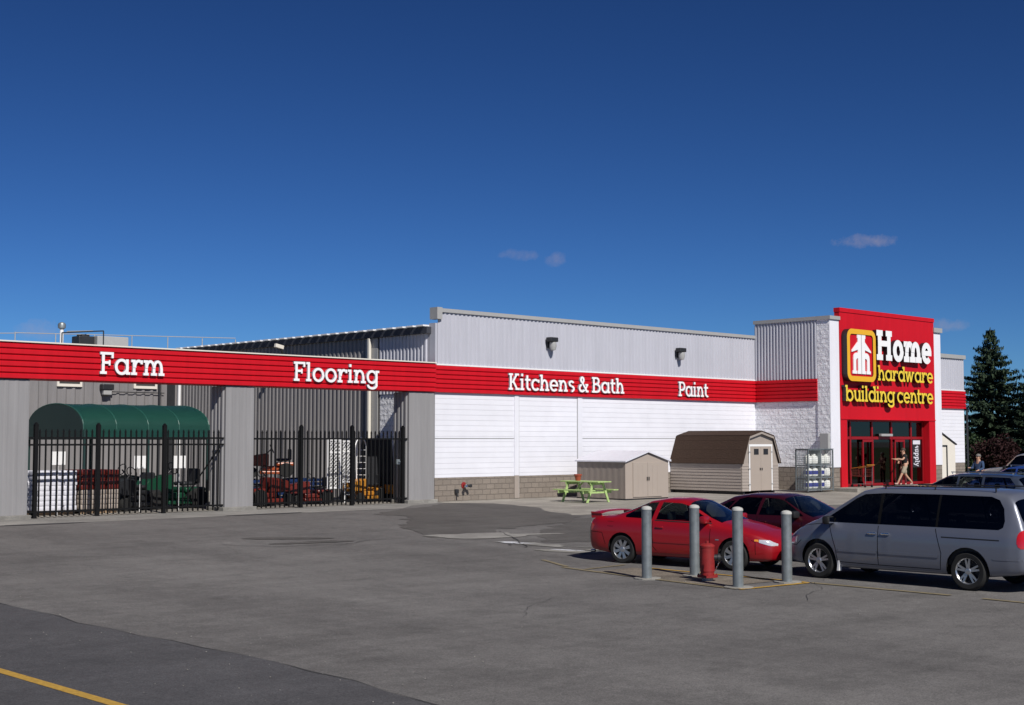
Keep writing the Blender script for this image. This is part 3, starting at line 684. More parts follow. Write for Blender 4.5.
# security camera on the side wall
t = thing('security_camera', 'pale security camera on dark arm under the side eave', 'security camera', (-.08,9.42,6.12))
bm = NB(); tube(bm, (0,0,-.55), (-.35,0,-.05), .05); box(bm, -.02, .05, -.12, .12, -.7, -.4); part('bracket', bm, M_DARK, t)
bm = NB(); box(bm, -.62, -.22, -.08, .08, -.04, .12, bev=.02, rot=Matrix.Rotation(R(12),3,'Y')); part('camera_body', bm, M_TRIM, t)

# ------------------------------------------------------------------ gate wall
gw = thing('gate_wall', 'red fascia beam on grey pillars spanning the two yard gates', 'gate wall', (0,0,0))
for a, b in ((-24.0,-15.62),(-9.08,-8.02),(-1.48,-.28)):
    bm = NB(); box(bm, a, b, -.30, .55, .12, 3.999)
    corr_panel(bm, a, b, .12, 3.99, 'Y', -.302, -1, pitch=.3, depth=.006, flat=.5)
    corr_panel(bm, -.28, .54, .12, 3.99, 'X', a-.004, -1, pitch=.2, depth=.045); corr_panel(bm, -.28, .54, .12, 3.99, 'X', b+.004, 1, pitch=.2, depth=.03); fix(bm)
    pl = part('pillar', bm, M_PIL, gw)
    bm = NB(); box(bm, a-.12, b+.08, -.42, .62, -.2, .119, bev=.02); part('plinth', bm, M_CONC2, pl)
bm = NB(); band_panel(bm, -24.2, -.27, 4.02, 5.07, 'Y', -.34, -1, ret=.9); fix(bm); beam = part('beam', bm, M_RED, gw)
bm = NB(); box(bm, -24.2, -.27, -.42, .60, 5.071, 5.11); part('cap_flashing', bm, M_TRIM, gw)
bm = NB(); box(bm, -24.2,-15.66,-.34,.5,4.0,4.019); part('shadow_gap_strip', bm, M_DARK, gw)  # dark strip painted in for the shadow gap under the beam
lettering(beam, 'Farm', (-13.52,-.38,4.24), 2.14, .465, M_LET, M_LSIDEW, depth=.07, s=.21)
lettering(beam, 'Flooring', (-6.57,-.38,4.24), 3.60, .455, M_LET, M_LSIDEW, depth=.07, s=.21)

# gates of black steel pickets
def gate(x0, x1, posts, y, lab, rails):
    t = thing('steel_gate', lab, 'steel gate', (0,0,0), 0, 'black picket gates between the grey pillars')
    for px in posts:
        bm = NB(); box(bm, px-.055, px+.055, y-.055, y+.055, 0, 2.70); prism(bm, [(px-.06,2.70),(px+.06,2.70),(px,2.78)], 'Y', y-.06, y+.06); fix(bm); part('post', bm, M_BLK, t)
    for z in rails:
        bm = NB(); box(bm, x0, x1, y-.022, y+.022, z, z+.055); part('rail', bm, M_BLK, t)
    n = int((x1-x0)/.178); 
    for i in range(1, n):
        px = x0+i*(x1-x0)/n
        if min(abs(px-q) for q in posts) < .09: continue
        bm = NB(); box(bm, px-.019, px+.019, y-.019, y+.019, .04, 2.50)
        prism(bm, [(px-.032,2.50),(px+.032,2.50),(px,2.59)], 'Y', y-.018, y+.018); part('picket', bm, M_BLK, t)
    return t
ga = gate(-15.60, -9.10, (-15.36,-13.42,-11.21), -.22, 'wide black picket gate under the Farm sign, beside green canopy', (.16,2.10,2.30))
gb = gate(-8.0, -1.50, (-6.09,-3.96,-1.70), -.22, 'black picket gate under the Flooring sign, orange machines behind', (.16,2.28))
bm = NB(); box(bm, -2.0, -1.86, -.27, -.20, 1.40, 1.58, bev=.01); tube(bm,(-1.96,-.31,1.49),(-1.88,-.31,1.49),.02); part('lock', bm, M_GALV, gb)
bm = NB(); tube(bm, (-9.2,-.18,2.05), (-10.2,.3,.4), .022); part('brace', bm, M_BLK, ga)

# ------------------------------------------------------------------ warehouse at the back of the yard
wh = thing('warehouse_building', 'grey ribbed metal warehouse at the back of the yard behind canopy', 'warehouse', (0,0,0))
bm = NB(); corr_panel(bm, -27, -.12, 0, 6.1, 'Y', 18.2, -1, pitch=.42, depth=.05, flat=.5); box(bm, -27, -.1, 18.25, 18.5, 0, 6.1); box(bm, -27,-26.7,18.5,40,0,6.1); fix(bm); part('wall', bm, M_WMET2, wh)
bm = NB(); box(bm, -27.2, -.32, 18.0, 40, 6.1, 6.35); part('roof', bm, M_CAP, wh)
for x in (-5.49, -1.84):
    bm = NB(); framed(bm, [(x-.58,4.6),(x+.58,4.6),(x+.58,5.5),(x-.58,5.5)], [(x-.48,4.72),(x+.48,4.72),(x+.48,5.4),(x-.48,5.4)], 18.09, 18.2, 0, 0); fix(bm); w = part('window', bm, M_TRIM, wh)
    bm = NB(); box(bm, x-.48, x+.48, 18.12, 18.14, 4.72, 5.4); part('pane', bm, M_INT, w)
bm = NB(); box(bm, -.72, -.34, 18.08, 18.14, .0, 5.9); part('recess_strip', bm, M_DARK, wh)  # no door: dark strip with the shade of a wall recess in its colour
bm = NB(); tube(bm, (-1.15,18.05,0), (-1.15,18.05,5.9), .05); tube(bm, (-3.5,18.08,4.42), (-.9,18.08,4.42), .02); part('conduit', bm, M_DARK, wh)
t = thing('wall_lamp', 'dark wall lamp on the warehouse wall between its two windows', 'wall lamp', (-3.8,18.12,4.45), 0)
bm = NB(); box(bm, -.28, .28, -.30, .02, .04, .30, bev=.04); part('lamp_housing', bm, M_DARK, t)
bm = NB(); box(bm, -.20, .20, -.25, -.02, -.18, .04, bev=.03); part('lamp_lens', bm, M_CAP, t)
t = thing('vent_pipe', 'white vent pipe with cap rising above the red beam', 'vent pipe', (-3.1,24,6.35))
bm = NB(); tube(bm, (0,0,0), (0,0,1.3), .09, seg=12); part('pipe', bm, M_WHITE, t, True)
bm = NB(); lathe(bm, [(.10,1.25),(.18,1.3),(.19,1.46),(.15,1.54),(.05,1.58)], seg=16); fix(bm); part('cap', bm, M_GALV, t, True)
t = thing('roof_railing', 'thin dark guard railing along the warehouse roof', 'railing', (0,0,0))
for x in frange(-5.4, 6.6, 6):
    bm = NB(); tube(bm, (x,24,6.2), (x,24,7.45+.02*x), .025, seg=6); part('post', bm, M_CAP, t)
bm = NB(); tube(bm, (-5.4,24,7.30), (6.6,24,7.66), .02, seg=6); tube(bm, (-8.5,26,7.2), (-4.4,26,7.45), .02, seg=6); tube(bm, (-3.4,22.8,7.4),(-1.4,24.2,7.62),.025,seg=6); part('rail', bm, M_CAP, t)
bm = NB(); tube(bm, (-3.8,22.5,6.3),(-3.8,22.5,7.3),.03,seg=6); tube(bm, (-3.8,22.5,7.3),(-1.7,22.5,7.5),.03,seg=6); tube(bm, (-1.7,22.5,7.5),(-1.7,22.5,6.3),.03,seg=6); part('rail', bm, M_DARK, t)
t = thing('rooftop_unit', 'grey and dark rooftop air handling unit above the Farm sign', 'air unit', (-1.4,24,6.35))
bm = NB(); box(bm, -.15, 1.5, -.6, .6, 0, .98, bev=.03); part('cabinet', bm, M_CAP, t)
bm = NB(); box(bm, -1.0, -.2, -.4, .4, .2, .95, bev=.04); lathe(bm, [(.3,.95),(.3,1.02),(.1,1.05)], (-.6,0,0), seg=14); part('fan_housing', bm, M_DARK, t)

# ------------------------------------------------------------------ yard goods
cn = thing('garden_canopy', 'long green fabric barrel canopy on posts behind the left gate', 'canopy', (0,0,0))
CX0, CX1, CY0, CY1, CZ, CR = -11.3, -6.45, 5.0, 9.35, 2.62, .92
bm = NB(); NR = 20
def cpt(x, k):
    a = PI*k/NR; yy = (CY0+CY1)/2-(CY1-CY0)/2*math.cos(a); return (x, yy, CZ+CR*math.sin(a)**.85)
xs_ = frange(CX0, CX1, 24); rows = []
for i, x in enumerate(xs_):
    sag = -.006*abs(math.sin(PI*i/6)); rows.append([bm.verts.new((cpt(x,k)[0], cpt(x,k)[1], cpt(x,k)[2]+(sag if 0 < k < NR else 0))) for k in range(NR+1)])
for a, b in zip(rows, rows[1:]):
    for k in range(NR): bm.faces.new((a[k], b[k], b[k+1], a[k+1]))
bv = [[bm.verts.new((v[0].co.x, CY0-.01, CZ-.32)) for v in rows], [bm.verts.new((v[-1].co.x, CY1+.01, CZ-.32)) for v in rows]]
for j, q in enumerate(bv):
    e = 0 if j == 0 else -1
    for i in range(len(rows)-1): bm.faces.new((rows[i][e], rows[i+1][e], q[i+1], q[i]))
bmesh.ops.solidify(bm, geom=bm.faces[:], thickness=.015); fix(bm)
part('canopy_cover', bm, M_CAN, cn, True)
for x, nm in ((CX0-.02,'canopy_end'),(CX1+.02,'canopy_end')):
    bm = NB(); prism(bm, [(cpt(x,k)[1], cpt(x,k)[2]-.03) for k in range(NR+1)]+[(CY1,CZ-.34),(CY0,CZ-.34)], 'X', x-.01, x+.01); fix(bm); part(nm, bm, M_CAN2, cn)
for i in range(5):
    x = CX0+(CX1-CX0)*i/4
    bm = NB()
    for k in range(NR): a, b = Vector(cpt(x,k)), Vector(cpt(x,k+1)); tube(bm, a+Vector((0,0,.002)), b+Vector((0,0,.002)), .016, seg=6)
    part('canopy_hoop', bm, M_CAN, cn)
for x in (CX0+.05, (CX0+CX1)/2, CX1-.05):
    for y in (CY0+.03, CY1-.03):
        bm = NB(); box(bm, x-.04, x+.04, y-.04, y+.04, 0, CZ); part('post', bm, M_CAN2, cn)
def card(x, y, z, lab, w=.42, h=.40):
    bm = NB(); box(bm, -w/2, w/2, -.012, .012, -h/2, h/2, rot=Matrix.Rotation(R(-8),3,'Z'), piv=(0,0,0)); tube(bm,(0,.02,h/2-.1),(0,.02,-z),.012,seg=5)
    o = part('price_card', bm, M_WHITE, None); o.location = (x,y,z); tag(o, lab, 'price card', 'white price cards among the goods')
card(-14.15,.85,1.72,'white price card on a stake before the white bags, leftmost')
card(-11.35,1.0,1.57,'white price card on a stake before the dark tractor')
card(-9.97,1.0,1.56,'white price card on a stake before the green tractor, rightmost')
def pallet(loc, lab, rz=0, grp='wooden pallets in the yard'):
    t = thing('pallet', lab, 'pallet', loc, rz, grp)
    for i in range(6):
        bm = NB(); box(bm, -.6, .6, -.5+i*.18, -.5+i*.18+.11, .12, .14); part('deck_board', bm, M_WOOD, t)
    for y in (-.5, -.04, .40):
        bm = NB(); box(bm, -.6, .6, y, y+.1, 0, .119); part('runner', bm, M_WOOD, t)
    return t
def bag_stack(loc, nx, ny, nz, lab, m, rz=0, sz=(.42,.62,.15), grp='stacked bags'):
    rr = random.Random(int(loc[0]*10)); cnt = 0; nx_ = nx
    for k in range(nz):
        for i in range(nx):
            for j in range(ny):
                bm = NB(); w, d, h = sz
                box(bm, -w/2+.01, w/2-.01, -d/2+.01, d/2-.01, 0, h-.004, bev=.022)
                o = part('bag', bm, m, None, True); o.location = (loc[0]+(i-(nx-1)/2)*w+rr.uniform(-.02,.02), loc[1]+(j-(ny-1)/2)*d, loc[2]+k*h); o.rotation_euler = (0,0,rr.uniform(-.06,.06))
                tag(o, lab, 'bag', grp); cnt += 1
pallet((-14.15,1.55,0), 'wooden pallet under the tall stack of white bags')
bag_stack((-14.15,1.5,.145), 3, 2, 8, 'white filled bag in the tall stack behind the left gate post', M_BAG, grp='white bags stacked on the pallet')
pallet((-12.7,1.6,0), 'wooden pallet under the red and white bags')
bag_stack((-12.7,1.6,.145), 3, 2, 4, 'pale bag in the lower layers beneath the red bags', M_SHED, grp='pale bags under the red bags')
bag_stack((-12.7,1.6,.75), 3, 2, 4, 'red printed bag on the stack beside the white bags', M_REDP, grp='red bags stacked on pale bags')

def tractor(lab, m, loc, rz, s=1.0, canopy=False):
    t = thing('lawn_tractor', lab, 'lawn tractor', loc, rz, 'ride-on machines in the yard'); t.scale = (s,s,s)
    bm = NB(); box(bm, -.75, .35, -.30, .30, .26, .42, bev=.03); box(bm, -.80, -.15, -.40, .40, .42, .56, bev=.05); part('chassis', bm, m, t)
    bm = NB(); prism(bm, [(.12,.42),(.98,.42),(1.0,.62),(.9,.78),(.2,.90),(.12,.88)], 'Y', -.26, .26); bmesh.ops.bevel(bm, geom=bm.edges[:], offset=.03, segments=2, affect='EDGES'); fix(bm); part('hood', bm, m, t, True)
    bm = NB(); box(bm, -.62, -.18, -.24, .24, .60, .70, bev=.04); box(bm, -.72, -.60, -.24, .24, .64, 1.05, bev=.04); part('seat', bm, M_DARK, t)
    bm = NB(); tube(bm, (.22,0,.85), (.02,0,1.05), .02)
    for i in range(14):
        a, b = 2*PI*i/14, 2*PI*(i+1)/14; tube(bm, (.0+.07*math.sin(a),.17*math.cos(a),1.06+.15*math.sin(a)), (.0+.07*math.sin(b),.17*math.cos(b),1.06+.15*math.sin(b)), .014, seg=6)
    part('steering_wheel', bm, M_DARK, t)
    bm = NB(); box(bm, -.35, .45, -.50, .50, .12, .24, bev=.03); part('mower_deck', bm, m, t)
    for x, r, w in ((-.5,.27,.2),(.72,.19,.14)):
        for sy in (-1, 1):
            bm = NB(); lathe(bm, [(r*.55,-w/2),(r*.93,-w/2),(r,-w*.3),(r,w*.3),(r*.93,w/2),(r*.55,w/2)], (x,sy*.42,r), axis='Y', seg=18); fix(bm); wl = part('wheel', bm, M_TYRE, t, True)
            bm = NB(); lathe(bm, [(.02,-w/2+.02),(r*.56,-w/2+.01),(r*.56,w/2-.01),(.02,w/2-.02)], (x,sy*.42,r), axis='Y', seg=14); fix(bm); part('rim', bm, M_TRIM, wl)
    return t
tractor('dark lawn tractor beside the red bags behind left gate', M_DARK, (-11.0,2.2,0), R(200), 1.15)
tractor('green lawn tractor near the right end of the left gate', M_GRNP, (-9.35,2.5,.0), R(185), 1.25)
tractor('green lawn tractor further back under the canopy', M_GRNP, (-10.2,4.4,0), R(10), 1.2)
tractor('orange lawn tractor raised on blue crates behind the right gate', M_ORG, (-5.3,2.7,.95), R(150), .95)
tractor('red lawn tractor low beside the right face of middle pillar', M_REDP, (-6.35,1.7,0), R(10), 1.1)
tractor('dark red lawn tractor beneath the white trellis', M_REDP, (-4.3,1.75,0), R(170), .9)
tractor('amber yellow lawn tractor near right pillar behind gate', M_YORG, (-1.75,1.9,0), R(190), .95)
def crate(loc, lab, m, w=.8, d=.6, h=.45):
    t = thing('crate', lab, 'crate', loc, 0, 'blue crates under the orange tractor')
    bm = NB(); box(bm, -w/2, w/2, -d/2, d/2, 0, .03)
    for y0, y1 in ((-d/2,-d/2+.03),(d/2-.03,d/2)):
        for z in (.04,.18,.32): box(bm, -w/2, w/2, y0, y1, z, z+.09)
    for x0, x1 in ((-w/2,-w/2+.03),(w/2-.03,w/2)):
        for z in (.04,.18,.32): box(bm, x0, x1, -d/2+.031, d/2-.031, z, z+.09)
    for x in (-w/2,w/2-.05):
        for y in (-d/2-.004,d/2-.046): box(bm, x-.003, x+.053, y, y+.05, .031, h)
    part('slatted_sides', bm, m, t)
    return t
for i in range(4):
    for k in range(2):
        crate((-6.2+i*.85,2.7,.46*k), ('lower' if k == 0 else 'upper')+' blue slatted crate, '+('first','second','third','fourth')[i]+' pile along from the middle pillar', M_BLUE)
# white trellis panels
def trellis(loc, rz, w, h, lab):
    t = thing('trellis', lab, 'trellis', loc, rz, 'white trellis panels for sale')
    bm = NB(); box(bm, 0, .05, -.02, .02, 0, h); box(bm, w-.05, w, -.02, .02, 0, h); box(bm, .051, w-.051, -.019, .019, h-.05, h); box(bm, .051, w-.051, -.019, .019, 0, .05); box(bm,.051,w-.051,-.019,.019,h*.72,h*.72+.05); part('frame', bm, M_WHITE, t)
    bm = NB(); st = .13
    for i in range(-int(h/st), int(w/st)+1):
        for sg in (1, -1):
            a = (i*st, 0) if sg == 1 else (w-i*st, 0)
            p, q = Vector((a[0],0)), Vector((a[0]+sg*h, h))
            ts = [0, 1]
            lo, hi = 0, 1
            for c0, dd in ((p.x, q.x-p.x),):
                t0, t1 = (0.05-c0)/dd, (w-.05-c0)/dd
                lo = max(lo, min(t0,t1)); hi = min(hi, max(t0,t1))
            if hi-lo < .03: continue
            A, B = p.lerp(q, lo), p.lerp(q, hi); tube(bm, (A.x,.006*sg,A.y), (B.x,.006*sg,B.y), .013, seg=4)
    part('lattice', bm, M_WHITE, t)
trellis((-4.05,1.10,.55), R(-5), .58, 1.75, 'white lattice trellis panel, left of the pair behind the right gate')
trellis((-3.40,1.15,.75), R(6), .66, 1.50, 'white lattice trellis panel, right of the pair behind the right gate')
t = thing('garden_arch', 'white curved garden arch leaning by the dark sheets', 'garden arch', (-2.75,1.5,0), R(25))
bm = NB()
for y in (-.2,.2):
    pr = None
    for k in range(17):
        a = PI*k/16; p = Vector((.45-.45*math.cos(a), y, 1.9+.45*math.sin(a)))
        if pr: tube(bm, pr, p, .022, seg=6)
        pr = p
    for x in (0,.9): tube(bm, (x,y,0), (x,y,1.9), .022, seg=6)
part('hoops', bm, M_WHITE, t)
for z in frange(.3,1.9,7):
    for x in (0,.9): bm = NB(); tube(bm, (x,-.2,z), (x,.2,z), .012, seg=5); part('rung', bm, M_WHITE, t)
t = thing('sheet_stack', 'tall stack of dark sheets leaning on the side wall', 'sheet stack', (-.9,1.9,0))
for i in range(5):
    bm = NB(); box(bm, -.75+.02*i, .6, -.02+i*.06, .02+i*.06, .1, 2.3-.04*i, rot=Matrix.Rotation(R(-7),3,'X'), piv=(0,0,.1)); part('sheet', bm, M_EAVE if i % 2 else M_DARK, t)
for i, (x, y) in enumerate(((-7.3,2.4),(-7.0,3.3),(-4.7,3.6),(-4.0,3.2))):
    bm = NB(); lathe(bm, [(.05,0),(.28,0),(.29,.05),(.28,.3),(.30,.45),(.28,.6),(.29,.85),(.27,.9),(.05,.88)], seg=18); fix(bm)
    o = part('barrel', bm, M_BLUE, None, True); o.location = (x,y,0); tag(o, 'blue plastic barrel standing behind the right gate', 'barrel', 'blue barrels in the yard')
t = thing('wheelbarrow', 'amber wheelbarrow tipped beside the amber tractor', 'wheelbarrow', (-.95,1.2,0), R(60))
bm = NB(); prism(bm, [(-.45,.62),(.55,.62),(.35,.32),(-.2,.30)], 'Y', -.3, .3); fix(bm); part('tray', bm, M_YORG, t)
bm = NB(); tube(bm, (.5,-.05,.3), (-.9,-.28,.55), .018); tube(bm, (.5,.05,.3), (-.9,.28,.55), .018); tube(bm, (-.3,-.2,.35), (-.4,-.22,0), .016); tube(bm, (-.3,.2,.35), (-.4,.22,0), .016); part('handles', bm, M_DARK, t)
bm = NB(); lathe(bm, [(.05,-.04),(.19,-.04),(.2,0),(.19,.04),(.05,.04)], (.55,0,.2), axis='Y', seg=16); part('wheel', bm, M_TYRE, t, True)

# ------------------------------------------------------------------ sheds
def panel_seams(bm, x0, x1, y, z0, z1, n, m=0, w=.012):
    for i in range(1, n): xx = x0+(x1-x0)*i/n; box(bm, xx-w/2, xx+w/2, y-.008, y, z0, z1)
sh = thing('garden_shed', 'small beige plastic shed with double doors behind the red car', 'shed', (6.1,-3.91,0))
W, D, E_, A_ = 2.52, 2.5, 1.46, 1.80
bm = NB(); prism(bm, [(.0,.05),(W,.05),(W,E_),(W/2,A_-.04),(0,E_)], 'Y', 0, D); fix(bm); corr_panel(bm, .02, D-.02, .05, E_, 'X', -.004, -1, pitch=.31, depth=.007); fix(bm); part('wall', bm, M_SHED_SHADE, sh)
bm = NB(); prism(bm, [(.0,.05),(W,.05),(W,E_-.01),(W/2,A_-.05),(0,E_-.01)], 'Y', -.012, -.002); fix(bm); part('front_panel', bm, M_SHED, sh)
bm = NB(); prism(bm, [(-.08,E_-.03),(W/2,A_),(W+.08,E_-.03),(W+.08,E_+.05),(W/2,A_+.06),(-.08,E_+.02)], 'Y', -.1, D+.05); fix(bm); part('roof', bm, M_BAG, sh)
for x0, x1 in ((.42,W/2-.006),(W/2+.006,W-.42)):
    bm = NB(); box(bm, x0, x1, -.045, -.013, .10, 1.42, bev=.008); 
    for k in (1,2): box(bm, x0+(x1-x0)*k/3-.01, x0+(x1-x0)*k/3+.01, -.05, -.044, .2, 1.32)
    d = part('door', bm, M_SHED, sh)
    bm = NB(); hx = x1-.06 if x0 < 1 else x0+.03; box(bm, hx, hx+.03, -.08, -.046, .72, .86); part('handle', bm, M_DARK, d)
bm = NB(); box(bm, .0, W, .0, D, 0, .049); part('floor_frame', bm, M_DARK, sh)
ba = thing('barn_shed', 'tan barn shed with brown gambrel roof and white trimmed doors', 'shed', (13.48,-3.82,0))
W, D = 2.57, 3.8
G = [(0,1.36),(.44,2.42),(1.28,2.62),(2.13,2.42),(2.57,1.36)]
bm = NB()
def lap(bm, u0, u1, z0, z1, ax, off, sgn, n):
    for i in range(n):
        a, b = z0+(z1-z0)*i/n, z0+(z1-z0)*(i+1)/n
        if ax == 'X': pts = [(off,u0,a),(off,u0,b)]; q = [(off+sgn*.022,u0,a),(off+sgn*.022,u1,a),(off+sgn*.004,u1,b),(off+sgn*.004,u0,b)]; und = [(off,u0,a),(off,u1,a),(off+sgn*.022,u1,a),(off+sgn*.022,u0,a)]
        else: q = [(u0,off+sgn*.022,a),(u1,off+sgn*.022,a),(u1,off+sgn*.004,b),(u0,off+sgn*.004,b)]; und = [(u0,off,a),(u1,off,a),(u1,off+sgn*.022,a),(u0,off+sgn*.022,a)]
        bm.faces.new([bm.verts.new(v) for v in q]); bm.faces.new([bm.verts.new(v) for v in und])
prism(bm, [(.0,.14),(W,.14)]+[(x,z) for x,z in G[::-1]], 'Y', 0, D); fix(bm)
lap(bm, .0, D, .14, 1.30, 'X', -.002, -1, 9); part('wall', bm, M_SID, ba)
for ua, ub in ((.0,.5),(2.06,W)):
    bm = NB(); lap(bm, ua, ub, .14, 1.30, 'Y', -.002, -1, 9); part('front_siding', bm, M_SID, ba)
bm = NB(); T = .05
for (x0,z0),(x1,z1) in zip(G, G[1:]):
    d = Vector((x1-x0,z1-z0)).normalized(); n = Vector((-d.y,d.x)); n = n if n.y > 0 else -n
    a0, a1 = Vector((x0,z0))-d*(.10 if x0 in (0,) else .0), Vector((x1,z1))+d*(.10 if x1 == 2.57 else .0)
    L_ = (a1-a0).length; k = 6
    for i in range(k):
        p, q = a0.lerp(a1,i/k), a0.lerp(a1,(i+1)/k); lift = .012*((i % 2))
        prism(bm, [(p.x,p.y+.004),(q.x,q.y+.004),(q.x+n.x*T,q.y+n.y*T+lift*.3),(p.x+n.x*T,p.y+n.y*T+lift*.3)], 'Y', -.12, D+.1)
fix(bm); part('roof', bm, M_SHING, ba)
bm = NB()
for (x0,z0),(x1,z1) in zip(G, G[1:]):
    d = Vector((x1-x0,z1-z0)).normalized(); prism(bm, [(x0,z0-.09),(x1,z1-.09),(x1,z1-.005),(x0,z0-.005)], 'Y', -.115, -.09)
fix(bm); part('fascia_trim', bm, M_SID, ba)
bm = NB(); box(bm, .46, .53, -.05, -.025, .14, 2.0); box(bm, 2.03, 2.10, -.05, -.025, .14, 2.0); box(bm, .46, 2.10, -.052, -.024, 2.001, 2.09); part('door_trim', bm, M_WHITE, ba)
for x0, x1, wx in ((.535,1.277,.95),(1.287,2.025,1.62)):
    bm = NB(); box(bm, x0, x1, -.05, -.022, .15, 1.995, bev=.005); d = part('door', bm, M_SHED, ba)
    bm = NB(); box(bm, wx-.16, wx+.16, -.062, -.051, 1.66, 1.90); box(bm, wx-.19,wx+.19,-.06,-.0515,1.63,1.93) if False else None; part('window', bm, M_DARK, d)
    bm = NB(); box(bm, x1-.09 if x0 < 1 else x0+.03, x1-.05 if x0 < 1 else x0+.07, -.08, -.051, 1.0, 1.1); part('handle', bm, M_DARK, d)
for x in (.49, 2.06):
    for z in (.4,1.05,1.75):
        bm = NB(); box(bm, x-.07, x+.07, -.066, -.053, z, z+.04); part('hinge', bm, M_CAP, ba)
bm = NB()
for x in (.15,1.2,2.25): box(bm, x, x+.12, .05, D-.05, 0, .139)
part('skid', bm, M_DARK, ba)

# ------------------------------------------------------------------ picnic table with a flower pot
pt = thing('picnic_table', 'lime green wooden picnic table beside the beige shed', 'picnic table', (3.98,-3.85,0))
bm = NB()
for i in range(5): x = -.36+i*.148; box(bm, x, x+.135, -.95, .95, .73, .77, bev=.005)
part('table_top', bm, M_LIME, pt)
for sx in (-1, 1):
    bm = NB()
    for k in (0, 1): x = sx*.62+(-.13+.135*k); box(bm, x, x+.125, -.95, .95, .43, .47, bev=.005)
    part('bench_seat', bm, M_LIME, pt)
for y in (-.62,.62):
    for sx in (-1, 1):
        bm = NB(); prism(bm, [(sx*.62,0),(sx*.52,0),(sx*.20,.725),(sx*.30,.725)], 'Y', y-.02, y+.02); fix(bm); part('leg', bm, M_LIME, pt)
    bm = NB(); box(bm, -.76, .76, y+.021, y+.06, .33, .427); box(bm, -.36, .36, y+.021, y+.06, .64, .727); part('cross_beam', bm, M_LIME, pt)
for sy in (-1, 1):
    bm = NB(); tube(bm, (0,sy*.58,.36), (0,sy*.12,.72), .03, seg=4); part('brace', bm, M_LIME, pt)
t = thing('flower_pot', 'small terracotta pot on the lime picnic table', 'flower pot', (3.95,-3.5,.772))
bm = NB(); lathe(bm, [(.02,0),(.09,0),(.13,.19),(.15,.19),(.15,.24),(.12,.24),(.11,.2),(.02,.19)], seg=18); fix(bm); part('pot', bm, M_TER, t, True)

# ------------------------------------------------------------------ propane cage with tanks
CX_, CY_ = 17.50, -4.35
cg = thing('gas_cage', 'galvanised mesh cage of gas cylinders by the store entrance', 'gas cage', (CX_,CY_,.04))
CW, CD, CH = 1.92, .62, 1.80
bm = NB()
for x in (0, CW/2, CW):
    for y in (0, CD): box(bm, x-.025, x+.025, y-.025, y+.025, 0, CH)
for z in (.05,.58,1.12,CH):
    for y in (0, CD): box(bm, 0, CW, y-.018, y+.018, z-.018, z+.018)
    for x in (0, CW): box(bm, x-.016, x+.016, 0, CD, z-.017, z+.017)
part('frame', bm, M_GALV, cg)
for z in (.06,.59,1.13):
    bm = NB(); box(bm, .02, CW-.02, .02, CD-.02, z, z+.02); part('shelf', bm, M_GALV, cg)
for y in (0,CD):
    bm = NB()
    for x in frange(.06, CW-.06, 20): tube(bm, (x,y,.05), (x,y,CH), .0035, seg=4)
    for z in frange(.1, CH-.05, 18): tube(bm, (0,y,z), (CW,y,z), .0035, seg=4)
    part('mesh_panel', bm, M_GALV, cg)
bm = NB()
for q in frange(.04, CD-.04, 7): tube(bm, (0,q,.05), (0,q,CH), .012, seg=4)
for z in frange(.1, CH-.05, 18): tube(bm, (0,0,z), (0,CD,z), .006, seg=4)
part('mesh_panel', bm, M_GALV, cg)
bm = NB(); box(bm, -.04, CW+.04, -.04, CD+.04, CH+.02, CH+.05); part('roof', bm, M_GALV, cg)
bm = NB(); box(bm, CW/2-.03, CW/2+.03, -.03, CD, .06, CH); part('centre_divider', bm, M_GALV, cg)
ct = []
rown = ('bottom','middle','top'); coln = ('first','second','third','fourth')
for r in range(3):
    for c in range(4):
        x = CX_+.26+c*.45+(.04 if c > 1 else 0); z = .04+(.085,.615,1.155)[r]
        lab = 'white gas cylinder in the cage, %s shelf, %s from the left' % (rown[r], coln[c])
        t = thing('gas_cylinder', lab, 'gas cylinder', (x,CY_+.19,z), 0, 'white gas cylinders in the cage')
        plain = (r == 2) or (c == 3)
        bm = NB(); lathe(bm, [(.10,0),(.12,.02),(.175,.06),(.19,.12),(.19,.30),(.17,.36),(.10,.395),(.03,.405)], seg=20); fix(bm); part('tank', bm, M_TANK, t, True)
        bm = NB(); lathe(bm, [(.09,.39),(.09,.46),(.08,.46),(.08,.39)], seg=16); tube(bm, (0,0,.39),(0,0,.45),.02); part('collar', bm, M_TANK, t, True)
        if not plain:
            bm = NB(); lathe(bm, [(.1915,.12),(.1925,.13),(.1925,.27),(.1915,.28)], seg=20); fix(bm); part('label_band', bm, M_NAVY, t, True)

# ------------------------------------------------------------------ shopping cart near the doors
t = thing('shopping_cart', 'red wire shopping cart with yellow rim left of the doors', 'shopping cart', (21.35,-4.62,.15), R(80))
bm = NB()
for y in (-.24,.24):
    for p, q in (((-.4,y,.95),(.42,y,.82)),((.42,y,.82),(.38,y,.5)),((.38,y,.5),(-.3,y,.48)),((-.3,y,.48),(-.4,y,.95))): tube(bm, p, q, .014, seg=6)
    for k in range(9): x = -.34+k*.085; tube(bm, (x,y,.5),(x*1.05,y,.9-.015*k), .006, seg=4)
for k in range(6): z = .52+.07*k; tube(bm, (.40,-.24,z),(.40,.24,z), .007, seg=4); tube(bm, (-.36,-.24,z),(-.36,.24,z), .007, seg=4)
for k in range(8): x = -.3+k*.09; tube(bm, (x,-.24,.49),(x,.24,.49), .006, seg=4)
part('basket', bm, M_REDP, t)
bm = NB(); tube(bm, (-.5,-.25,1.0),(-.5,.25,1.0), .02); tube(bm, (-.4,-.24,.95),(.42,-.24,.83), .018, seg=6); tube(bm, (-.4,.24,.95),(.42,.24,.83), .018, seg=6); part('handle', bm, M_YORG, t)
bm = NB()
